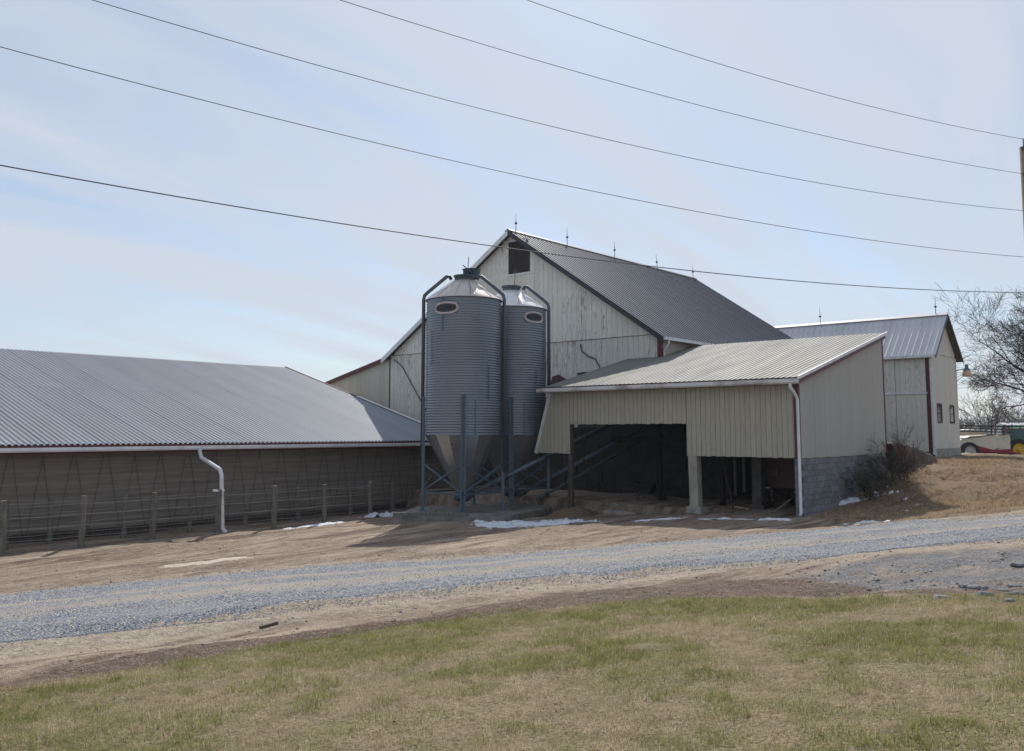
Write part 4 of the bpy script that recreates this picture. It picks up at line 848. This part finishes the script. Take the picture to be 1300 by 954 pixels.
# augers from the bins to the barn
def auger(label, p, q, r, mat):
    p, q = Vector(p), Vector(q); t = thing('auger', label, 'auger', 'feed augers rising into the barn', p, local=True); d = q - p
    MB().tube([(0, 0, 0), d], r, 12).build('tube', mat, t, True); n = d.normalized()
    for f in (.22, .45, .7): MB().tube([d * f - n * .06, d * f + n * .06], r + .025, 12).build('collar', M['pipe_dark'], t, True)
    MB().tube([-n * .05, n * .35], r + .05, 12).build('inlet_boot', M['pipe_dark'], t, True); return t
e1_ = at(800, 527, 0, 5.0); e2_ = at(838, 533, 0, 5.2); e3_ = at(820, 556, 0, 5.2)
auger('fat feed auger tube rising from under the hooded bin into the shed', (AC[0] + .1, AC[1] - .05, .25), e1_, .10, M['auger'])
auger('feed auger tube rising from under the bright roofed bin into the shed', (BC[0] + .1, BC[1] - .3, .15), e2_, .085, M['auger'])
auger('thin auger pipe rising low behind the other augers', (BC[0] + .5, BC[1] - 1.2, .05), e3_, .05, M['pipe_dark'])
lp0 = hit(511, 651); lp1 = atd(549, 604, float((lp0 - CAM) @ FWD) + .6)
tag(MB().tube([(lp0[0], lp0[1], lp0[2] - .05), lp1], .045, 8).build('leaning_pole', M['wood_grey']), 'brown pole leaning against the legs of the hooded bin', 'pole')

tag(lumps('feed_heap', (-1.3, 12.0), 1.3, .9, .38, M['straw'], 8.1, .4), 'low brown heap of spilled feed between the two bins', 'heap')
for i, (a_, b_, w_) in enumerate((((-4.9, 12.2), (-3.6, 13.6), .16), ((-4.4, 11.6), (-2.9, 11.2), .12), ((-1.9, 11.0), (-.4, 11.5), .14))):
    tag(MB().beam((a_[0], a_[1], SZ + .05 + i * .01), (b_[0], b_[1], SZ + .16), w_, .04).build('loose_board', M['wood_grey']), ('grey board lying inside the legs of the hooded bin', 'narrow board lying before the hooded bin hopper', 'loose board lying before the bright roofed bin')[i], 'board')
# ------------------------------------------------------------------ snow remnants, rocks, bank wall
def snow_mesh(name, a_, b_, wid, h, mat, seed):
    p0, p1 = hit(*a_), hit(*b_); d = (p1 - p0)[:2]; ln = np.linalg.norm(d); d /= ln; nx_ = np.array((-d[1], d[0])); c = (p0 + p1)[:2] / 2
    nu, nv = max(14, int(ln / .05)), max(8, int(wid / .05)); U_, V_ = np.meshgrid(np.linspace(-1, 1, nu), np.linspace(-1, 1, nv))
    px_, py_ = c[0] + d[0] * U_ * ln / 2 + nx_[0] * V_ * wid / 2, c[1] + d[1] * U_ * ln / 2 + nx_[1] * V_ * wid / 2
    e = (1 - np.abs(U_) ** 2.2) * (1 - np.abs(V_) ** 2); n_ = fbm(px_ * 2.2 + seed, py_ * 2.2, 7, 4); n2_ = fbm(px_ * 9 + seed, py_ * 9, 9, 2)
    z_ = from_grid(px_, py_) + h * (e * 1.5 + (n_ - .5) * 3.4 + (n2_ - .5) * 2.0 - .42)
    ii_ = (np.arange(nv - 1)[:, None] * nu + np.arange(nu - 1)[None]).ravel()
    return mesh_np(name, np.stack([px_.ravel(), py_.ravel(), z_.ravel()], 1), np.stack([ii_, ii_ + 1, ii_ + nu + 1, ii_ + nu], 1), mat, None, True)
snow_list = [((455, 660), (506, 656), .8, .10, 'snow remnant lying on the ground by the slab end'), ((604, 668), (745, 660), 2.8, .065, 'broad crusty snow patch melting before the concrete slab'),
             ((1062, 664), (1140, 660), .35, .05, 'thin snow strip along the foot of the bank'), ((1050, 645), (1100, 632), .5, .10, 'snow drift under the dark green shrub'), ((875, 660), (960, 659), .38, .03, 'thin snow line across the low bay entrance'), ((962, 661), (1012, 659), .35, .045, 'little snow heap by the shed downspout'),
             ((800, 664), (872, 658), .4, .025, 'faint snow streak before the concrete post'), ((355, 672), (440, 664), .5, .03, 'broken snow crumbs along the yard fence posts')]
for a_, b_, wid, h, lab in snow_list: tag(snow_mesh('snow_patch', a_, b_, wid, h, M['snow'], a_[0] * .37), lab, 'snow')
tag(snow_mesh('mud_patch', (205, 722), (312, 709), .7, .014, simple('pale_mud', (.47, .40, .33), .9, 0, .25, 6), 3.3), 'pale dried mud streak on the dirt yard', 'mud')
for k in range(14):
    c_ = hit(random.uniform(1110, 1175), random.uniform(618, 650)); tag(lumps('snow_crumb', (c_[0], c_[1]), random.uniform(.08, .2), random.uniform(.05, .1), .05, M['snow'], k * 3.7, .5, 12), 'small snow crumb on the shaded leaf litter below the shrubs', 'snow', 'snow crumbs below the shrubs')
ICO = None
def rock_mesh(seed):
    import bmesh
    bm = bmesh.new(); bmesh.ops.create_icosphere(bm, subdivisions=2, radius=1)
    for v in bm.verts: v.co *= 1 + .35 * mnoise.noise(v.co * 1.3 + Vector((seed, 0, 0)))
    for v in bm.verts: v.co.z = max(v.co.z * .6, -.35)
    me = bpy.data.meshes.new('rock'); bm.to_mesh(me); bm.free(); me.materials.append(M['rock']); return me
rms = [rock_mesh(s * 4.1) for s in range(5)]
rock_px = [(1228, 746, .16), (1240, 748, .13), (1222, 742, .10), (1252, 759, .19), (1275, 752, .12), (1290, 746, .14), (1296, 758, .16), (1283, 764, .10), (1195, 762, .15), (1265, 714, .10), (1295, 719, .18), (1170, 709, .07), (905, 713, .06), (866, 760, .08), (1246, 747, .1), (1262, 764, .07)]
for i, (x_, y_, s_) in enumerate(rock_px):
    c_ = hit(x_, y_); o = bpy.data.objects.new('rock', rms[i % 5]); COL.objects.link(o); o.location = (c_[0], c_[1], c_[2] + s_ * .1); s_ *= .62; o.scale = (s_ * 1.3, s_, s_ * .8); o.rotation_euler = (0, 0, i * 1.3)
    tag(o, 'grey field rock lying on the gravel beside the lawn', 'rock', 'rocks at the gravel edge')
tag(MB().beam((hit(330, 800)[0], hit(330, 800)[1], hit(330, 800)[2] + .03), (hit(352, 796)[0], hit(352, 796)[1], hit(352, 796)[2] + .05), .05, .04).build('stick', M['wood_dark']), 'short dark stick lying on the pale roadside dirt', 'stick')
# rough concrete bank wall behind the shed corner
wv = []; wf = []; nw = 22
for i in range(nw + 1):
    f = i / nw; x_ = 8.7 + f * 3.2; yb = -.05 - f * .75; top = 2.32 - .62 * f ** 2.2 + .04 * math.sin(i * 1.7); j = .04 * math.sin(i * 2.3)
    wv += [(x_, yb - .2 - j, .8), (x_, yb - .18 - j, top - .12), (x_, yb - .08, top), (x_, yb + .25, top - .02), (x_, yb + .3, .8)]
for i in range(nw): wf += [(i * 5 + k, i * 5 + k + 1, i * 5 + k + 6, i * 5 + k + 5) for k in range(4)]
wf += [(0, 1, 2, 3, 4), tuple(nw * 5 + k for k in (4, 3, 2, 1, 0))]
tag(MB().add(wv, wf).build('bank_wall', simple('lichen_concrete', (.13, .105, .085), .95, 0, .5, 3, bmp=.6), None, True), 'low rough stained concrete wall holding the bank behind the shed', 'wall')

# ------------------------------------------------------------------ bare trees and shrubs
class Tree:
    def __init__(s, seed): s.r = random.Random(seed); s.segs = []; s.mb = MB(); s.tw = []
    def grow(s, p, d, length, rad, depth, maxd, spread, up):
        n = 4 if depth < 3 else 3; pts = [p]; rads = [rad]; dd = d.copy()
        for i in range(n):
            dd = (dd + Vector((s.r.gauss(0, .13), s.r.gauss(0, .13), s.r.gauss(0, .10) + up * (.12 if depth > 0 else 0)))).normalized()
            p = p + dd * (length / n); pts.append(p); rads.append(rad * (1 - .45 * (i + 1) / n))
        if depth >= maxd - 1: rads = [max(r, s.mn) for r in rads]
        s.mb.tube(pts, rads, 7 if depth == 0 else 5 if depth < 3 else 3, False)
        if depth >= maxd: return
        for i in range(1, n + 1):
            k = s.kids if i < n else s.kids + 1
            if depth == 0 and i < 2: continue
            for _ in range(k):
                ax = dd.orthogonal().normalized(); ax.rotate(Matrix.Rotation(s.r.uniform(0, 6.28), 3, dd)); nd_ = dd.copy(); nd_.rotate(Matrix.Rotation(s.r.uniform(.35, spread), 3, ax)); nd_.z += s.droop
                s.grow(pts[i], nd_.normalized(), length * s.r.uniform(.52, .8), max(rads[i] * s.r.uniform(.45, .7), s.mn), depth + 1, maxd, spread, up)
def bare_tree(label, base, height, seed, maxd, mn, kids=1, spread=1.0, up=.5, droop=0, group=None, mat=None, rad=None, name='bare_tree', limbs=7, reach=1.0):
    T = Tree(seed); T.mn = mn; T.kids = kids; T.droop = droop
    t = thing(name, label, 'tree', group, base, local=True)
    trunk_h = height * .30; tr = rad or height * .022
    MB().tube([(0, 0, -.3), (.02 * height * .2, 0, trunk_h * .5), (0, .01 * height, trunk_h)], [tr * 1.35, tr, tr * .9], 9).build('trunk', mat or M['bark'], t, True)
    for k in range(limbs):
        a = k * 2.4 + T.r.uniform(-.3, .3); el = T.r.uniform(.35, 1.35) if k else 1.5; d = Vector((math.cos(a) * math.cos(el), math.sin(a) * math.cos(el), math.sin(el)))
        T.grow(Vector((0, .01 * height, trunk_h * T.r.uniform(.72, 1.0))), d, height * reach * T.r.uniform(.26, .36), tr * T.r.uniform(.4, .6), 1, maxd, spread, up)
    T.mb.build('crown', mat or M['bark'], t); return t
def place(px_, d):  p = CAM + (RGT * ((px_ - 650) / 1141.) + FWD) * d; return (p[0], p[1], gz(p[0], p[1]) - .1)
bare_tree('large bare shade tree overhanging the small barn yard', place(1352, 58), 13.2, 11, 6, .0085, 1, 1.0, .28, -.02, limbs=9, reach=.76)
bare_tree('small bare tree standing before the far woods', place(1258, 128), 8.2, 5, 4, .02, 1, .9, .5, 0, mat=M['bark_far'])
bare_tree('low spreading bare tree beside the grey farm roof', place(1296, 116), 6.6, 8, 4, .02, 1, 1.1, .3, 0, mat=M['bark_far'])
# far woods: one mass of leafless trees
def woods():
    rr = random.Random(3); b = MB()
    for i in range(560):
        az = rr.uniform(-30, 40); dist = rr.uniform(720, 1000); h = rr.uniform(14, 21)
        d = FWD * math.cos(R(az)) + RGT * math.sin(R(az)); c = CAM + d * dist; z = gz(c[0], c[1]) - .3
        b.tube([(c[0], c[1], z), (c[0] + rr.gauss(0, .4), c[1], z + h * .6)], [.5, .25], 3, False)
        for k in range(34):
            a = rr.uniform(0, 6.28); z0 = z + h * rr.uniform(.12, .62); l = h * rr.uniform(.2, .42); e = rr.uniform(.3, 1.3)
            q = (c[0] + math.cos(a) * math.cos(e) * l, c[1] + math.sin(a) * math.cos(e) * l, z0 + math.sin(e) * l)
            m_ = [(c[0] + q[0]) / 2 + rr.gauss(0, .3), (c[1] + q[1]) / 2 + rr.gauss(0, .3), (z0 + q[2]) / 2]
            b.tube([(c[0], c[1], z0), m_, q], [.3, .22, .12], 3, False)
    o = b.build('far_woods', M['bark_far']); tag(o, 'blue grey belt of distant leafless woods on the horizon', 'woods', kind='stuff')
woods()
# shrubs against the block wall
def shrub(label, cx, cy, h, rad, n, leaf, twigmat, seed, stems=9):
    rr = random.Random(seed); z = gz(cx, cy); t = thing('shrub', label, 'shrub', None, (cx, cy, z), local=True); b = MB(); lf = []
    def twig(p, d, l, r_, depth):
        pts = [p]; 
        for i in range(3):
            d = (d + Vector((rr.gauss(0, .22), rr.gauss(0, .22), rr.gauss(0, .12) + .05))).normalized(); p = p + d * l / 3; p.z = max(p.z, .03); pts.append(p)
        b.tube(pts, [r_, r_ * .85, r_ * .7, r_ * .5], 3, False)
        if depth >= 2: lf.append((pts[1], pts[3]))
        if depth == 3: return
        for _ in range(n):
            q = rr.choice(pts[1:]); ax = d.orthogonal().normalized(); ax.rotate(Matrix.Rotation(rr.uniform(0, 6.28), 3, d)); e = d.copy(); e.rotate(Matrix.Rotation(rr.uniform(.25, .85), 3, ax)); twig(q, e, l * rr.uniform(.45, .75), max(r_ * .6, .0035), depth + 1)
    for k in range(stems):
        a = rr.uniform(0, 6.28); tilt = rr.uniform(.1, .95) * rad / h; l = h * rr.uniform(.45, .75)
        twig(Vector((rr.gauss(0, .12) * rad, rr.gauss(0, .12) * rad, -.05)), Vector((math.cos(a) * tilt, math.sin(a) * tilt, 1)).normalized(), l, .014, 0)
    b.build('twigs', twigmat, t)
    if leaf:
        V_ = []
        for s_, e in lf:
            if rr.random() < .25: continue
            for _ in range(leaf):
                c_ = s_.lerp(e, rr.uniform(.1, 1.1)) + Vector((rr.gauss(0, .03), rr.gauss(0, .03), rr.gauss(0, .03))); d1 = Vector((rr.gauss(0, 1), rr.gauss(0, 1), rr.gauss(0, 1))).normalized() * rr.uniform(.02, .04); d2 = d1.orthogonal().normalized() * .016
                V_ += [c_ - d1, c_ + d2, c_ + d1, c_ - d2]
        mesh_np('leaves', [tuple(v) for v in V_], np.arange(len(V_)).reshape(-1, 4), M['leaf_dark'], t)
    return t
shrub('scruffy dark green shrub against the grey block wall', 4.3, -.75, 1.25, .95, 4, 4, M['bark'], 4, 8)
shrub('scruffy green shrub between the block wall and the red shrub', 5.6, -.85, 1.45, .8, 4, 4, M['bark'], 6, 8)
shrub('leafless reddish twig shrub at the end of the block wall', 6.9, -1.15, 1.5, 1.15, 5, 0, M['red_twig'], 9, 14)

# ------------------------------------------------------------------ utility pole and wires
pb = atd(1299.5, 187, 30.0); POLE = np.array((pb[0], pb[1])); pz = gz(*POLE)
pole = thing('utility_pole', 'wooden utility pole carrying five wires over the farmyard', 'pole', loc=(POLE[0], POLE[1], pz), local=True)
MB().tube([(0, 0, -.5), (0, 0, 6), (0, 0, pb[2] - pz)], [.19, .165, .135], 14).build('shaft', M['wood_pole'], pole, True)
wd = RGT * 1.0 + FWD * .57; wd = wd / np.linalg.norm(wd); nrm = np.array((-wd[1], wd[0], 0))
def on_wire(x, y):
    r = ray(x, y); p = CAM + r * ((np.array((POLE[0], POLE[1], 0)) - CAM) @ nrm / (r @ nrm)); return float((p[:2] - POLE) @ wd[:2]), float(p[2])
WIRES = [([(668, 0), (800, 45), (975, 100), (1300, 177)], 'topmost'), ([(430, 0), (650, 67), (950, 150), (1293, 220)], 'second'), ([(118, 0), (325, 63), (650, 146), (975, 222), (1293, 267)], 'third'), ([(0, 62), (325, 143), (650, 218), (975, 288), (1278, 324)], 'fourth'), ([(0, 212), (325, 264), (650, 316), (975, 355), (1235, 370)], 'lowest')]
for i, (pts, nm) in enumerate(WIRES):
    a = np.array([on_wire(*p) for p in pts]); co = np.polyfit(a[:, 0], a[:, 1], 2); s = np.linspace(-48, 0, 60); z = np.polyval(co, s)
    ztop_ = pb[2] - .05; 
    w_ = MB().tube([(POLE[0] + wd[0] * q, POLE[1] + wd[1] * q, zz) for q, zz in zip(s, z)],   .0085 if i != 4 else .012, 5).build('overhead_wire', M['cable'], None, True)
    tag(w_, '%s of the five overhead wires strung to the utility pole' % nm, 'wire')
    MB().box(-.2, .0, -.03, .03, min(z[-1], ztop_) - pz - .05, min(z[-1], ztop_) - pz + .02).build('insulator_pin', M['pipe_dark'], pole)
    if z[-1] > ztop_: MB().tube([(0, 0, ztop_ - pz), (0, 0, z[-1] - pz + .02)], .02, 6).build('insulator_pin', M['pipe_dark'], pole)
for i, (ya, yb) in enumerate(((467, 471), (473, 480), (493, 485))):
    p, q = at(1215, ya, 1, EY0 - .05), atd(1330, yb + (yb - ya) * .36, 62); pts = [p + (q - p) * f - np.array((0, 0, .35 * 4 * f * (1 - f) * .3)) for f in np.linspace(0, 1, 14)]
    tag(MB().tube(pts, .014, 4).build('service_wire', M['cable'], None, True), ('upper', 'middle', 'lower')[i] + ' service wire leaving the small barn wall near the yard light', 'wire')

# ------------------------------------------------------------------ tractor and trailed sprayer beyond the bank
hd = math.atan2(RGT[1], RGT[0]) - R(6)
def wheel(parent, x, y, z, r, w, rimmat, rimf=.6):
    prof = [(r * .62, -w / 2), (r * .9, -w / 2), (r, -w * .36), (r, w * .36), (r * .9, w / 2), (r * .62, w / 2)]
    b = MB().lathe(prof, 32); b.v = [(a, c, d) for a, d, c in b.v]; wo = b.build('wheel', M['tyre'], parent, False, (x, y, z))
    lug = MB()
    for k in range(22):
        a = k * math.tau / 22
        for s_ in (-1, 1): lug.beam((r * .99 * math.cos(a), s_ * w * .05, r * .99 * math.sin(a)), (r * .97 * math.cos(a + .13), s_ * w * .48, r * .97 * math.sin(a + .13)), .05, .06)
    lug.build('tread', M['tyre'], wo)
    b = MB().lathe([(r * .62, -w * .42), (r * .55, -w * .3), (r * .25, -w * .12), (r * .18, -w * .3), (0, -w * .3)], 24); b.v = [(a, c, d) for a, d, c in b.v]; b.build('rim', rimmat, wo, True); return wo
tb = place(1285, 72); 
tr = thing('tractor', 'green tractor with yellow wheels parked behind the bank', 'tractor', None, (tb[0], tb[1], tb[2] + .14), hd, local=True)
for y_ in (-.95, .95): wheel(tr, 0, y_, .84, .84, .5, M['yellow']); wheel(tr, 2.6, y_, .62, .62, .38, M['yellow'])
MB().box(-.5, 3.3, -.3, .3, .6, 1.0).build('chassis', M['pipe_dark'], tr); MB().prism([(1.1, -.42, 1.0), (3.5, -.42, .95), (3.55, -.42, 1.5), (1.1, -.42, 1.75)], (0, .84, 0)).build('hood', M['green'], tr)
for y_ in (-1.0, .6): MB().prism([(-.8, y_, 1.25), (-.55, y_, 1.72), (.35, y_, 1.78), (.85, y_, 1.3), (.75, y_, 1.22), (.25, y_, 1.65), (-.45, y_, 1.6), (-.65, y_, 1.2)], (0, .42, 0)).build('fender', M['green'], tr)
MB().box(-.55, 1.0, -.6, .6, 1.0, 1.5).build('cab_base', M['green'], tr); MB().prism([(-.5, -.62, 1.5), (1.0, -.62, 1.5), (.9, -.62, 2.55), (-.55, -.62, 2.55)], (0, 1.24, 0)).build('cab_glass', simple('cab_glass', (.03, .10, .10), .1, 0, .1), tr)
for x_ in (-.5, .9):
    for y_ in (-.66, .62): MB().box(x_ - .05, x_ + .05, y_, y_ + .05, 1.5, 2.6).build('cab_post', M['green'], tr)
MB().box(-.75, 1.2, -.75, .75, 2.58, 2.78).build('cab_roof', M['green'], tr)
for y_ in (-.5, -.25, .0, .25, .5): MB().box(-.82, -.75, y_ - .07, y_ + .07, 2.6, 2.72).build('work_light', M['white'], tr)
MB().tube([(1.6, -.3, 1.6), (1.6, -.3, 2.6)], .05, 8).build('exhaust', M['pipe_dark'], tr)
sb = place(1243, 71)
sp = thing('trailed_sprayer', 'cream and red trailed field sprayer with folded dark booms', 'sprayer', None, (sb[0], sb[1], sb[2] + .16), hd, local=True)
tk = [(-2.0, .95), (-1.75, 1.55), (-1.0, 1.85), (.9, 1.95), (1.05, 1.75), (1.05, .95), (.6, .75), (-.3, .7), (-.6, 1.1), (-1.2, 1.2)]
MB().prism([(x, -.8, z) for x, z in tk], (0, 1.6, 0)).build('tank', M['tank'], sp); MB().prism([(1.1, -.7, .8), (2.0, -.7, .8), (2.0, -.7, 1.95), (1.1, -.7, 1.95)], (0, 1.4, 0)).build('front_tank', M['tank'], sp)
MB().tube([(-2.0, -.75, 2.12), (.35, -.75, 2.22)], .23, 14).build('rinse_tank', M['tank'], sp, True)
MB().box(-2.1, 2.2, -.55, -.4, .5, .68).box(-2.1, 2.2, .4, .55, .5, .68).build('frame', M['red_paint'], sp); MB().prism([(-.4, -.82, .72), (.7, -.82, .6), (2.1, -.82, .72), (2.1, -.82, .86), (.7, -.82, .78), (-.5, -.82, 1.1)], (0, .04, 0)).build('red_panel', M['red_paint'], sp)
MB().beam((2.1, 0, .6), (3.0, 0, .45), .16, .16).build('drawbar', M['red_paint'], sp)
for y_ in (-.95, .95): wheel(sp, -1.15, y_, .68, .68, .38, M['rim_grey'])
for y_ in (-1.0, 1.0):
    bm_ = MB()
    for k in range(3): bm_.beam((-2.4, y_, 2.25 + k * .22), (2.1, y_, 2.15 + k * .22), .07, .07)
    for k in range(11): bm_.beam((-2.3 + k * .4, y_, 2.25), (-2.1 + k * .4, y_, 2.66), .04, .04)
    bm_.build('boom', M['tyre'], sp)
for x_ in (.55, 1.5, 2.05): MB().beam((x_, -.8, 1.9), (x_ + .1, -.8, 2.75), .09, .09).build('boom_mast', M['pipe_dark'], sp); MB().beam((x_, .8, 1.9), (x_ + .1, .8, 2.75), .09, .09).build('boom_mast', M['pipe_dark'], sp)
MB().beam((-2.0, -.84, 1.6), (.9, -.84, 2.0), .07, .07).build('boom_cradle', M['pipe_dark'], sp); MB().box(2.0, 2.1, -.5, .5, 2.3, 2.45).build('marker_plate', M['red_paint'], sp)
# distant low farm building
fb = place(1306, 112); far = thing('far_farm_building', 'distant low farm building with pale grey roof beyond the tractor', 'building', None, (fb[0], fb[1], fb[2]), math.atan2(RGT[1], RGT[0]), local=True)
MB().box(-3.2, 12, -4, 4, -.3, 2.2).build('wall', M['wood_dark'], far)
MB().prism([(-3.6, -4.6, 2.1), (-3.6, 0, 3.5), (-3.6, 4.6, 2.1)], (16, 0, 0)).build('roof', M['ell_roof'], far)

# ------------------------------------------------------------------ air
hzb = MB().box(-4200, 4200, -4200, 4200, -3, 23).build('haze', bpy.data.materials.new('haze')); hzb['kind'] = 'stuff'
hm = hzb.data.materials[0]; hm.use_nodes = True; ht = hm.node_tree; ht.nodes.clear(); ho = ht.nodes.new('ShaderNodeOutputMaterial'); hv = ht.nodes.new('ShaderNodeVolumePrincipled')
hv.inputs['Color'].default_value = (.80, .88, 1, 1); hv.inputs['Density'].default_value = .00025; hv.inputs['Anisotropy'].default_value = .2; ht.links.new(hv.outputs[0], ho.inputs['Volume'])
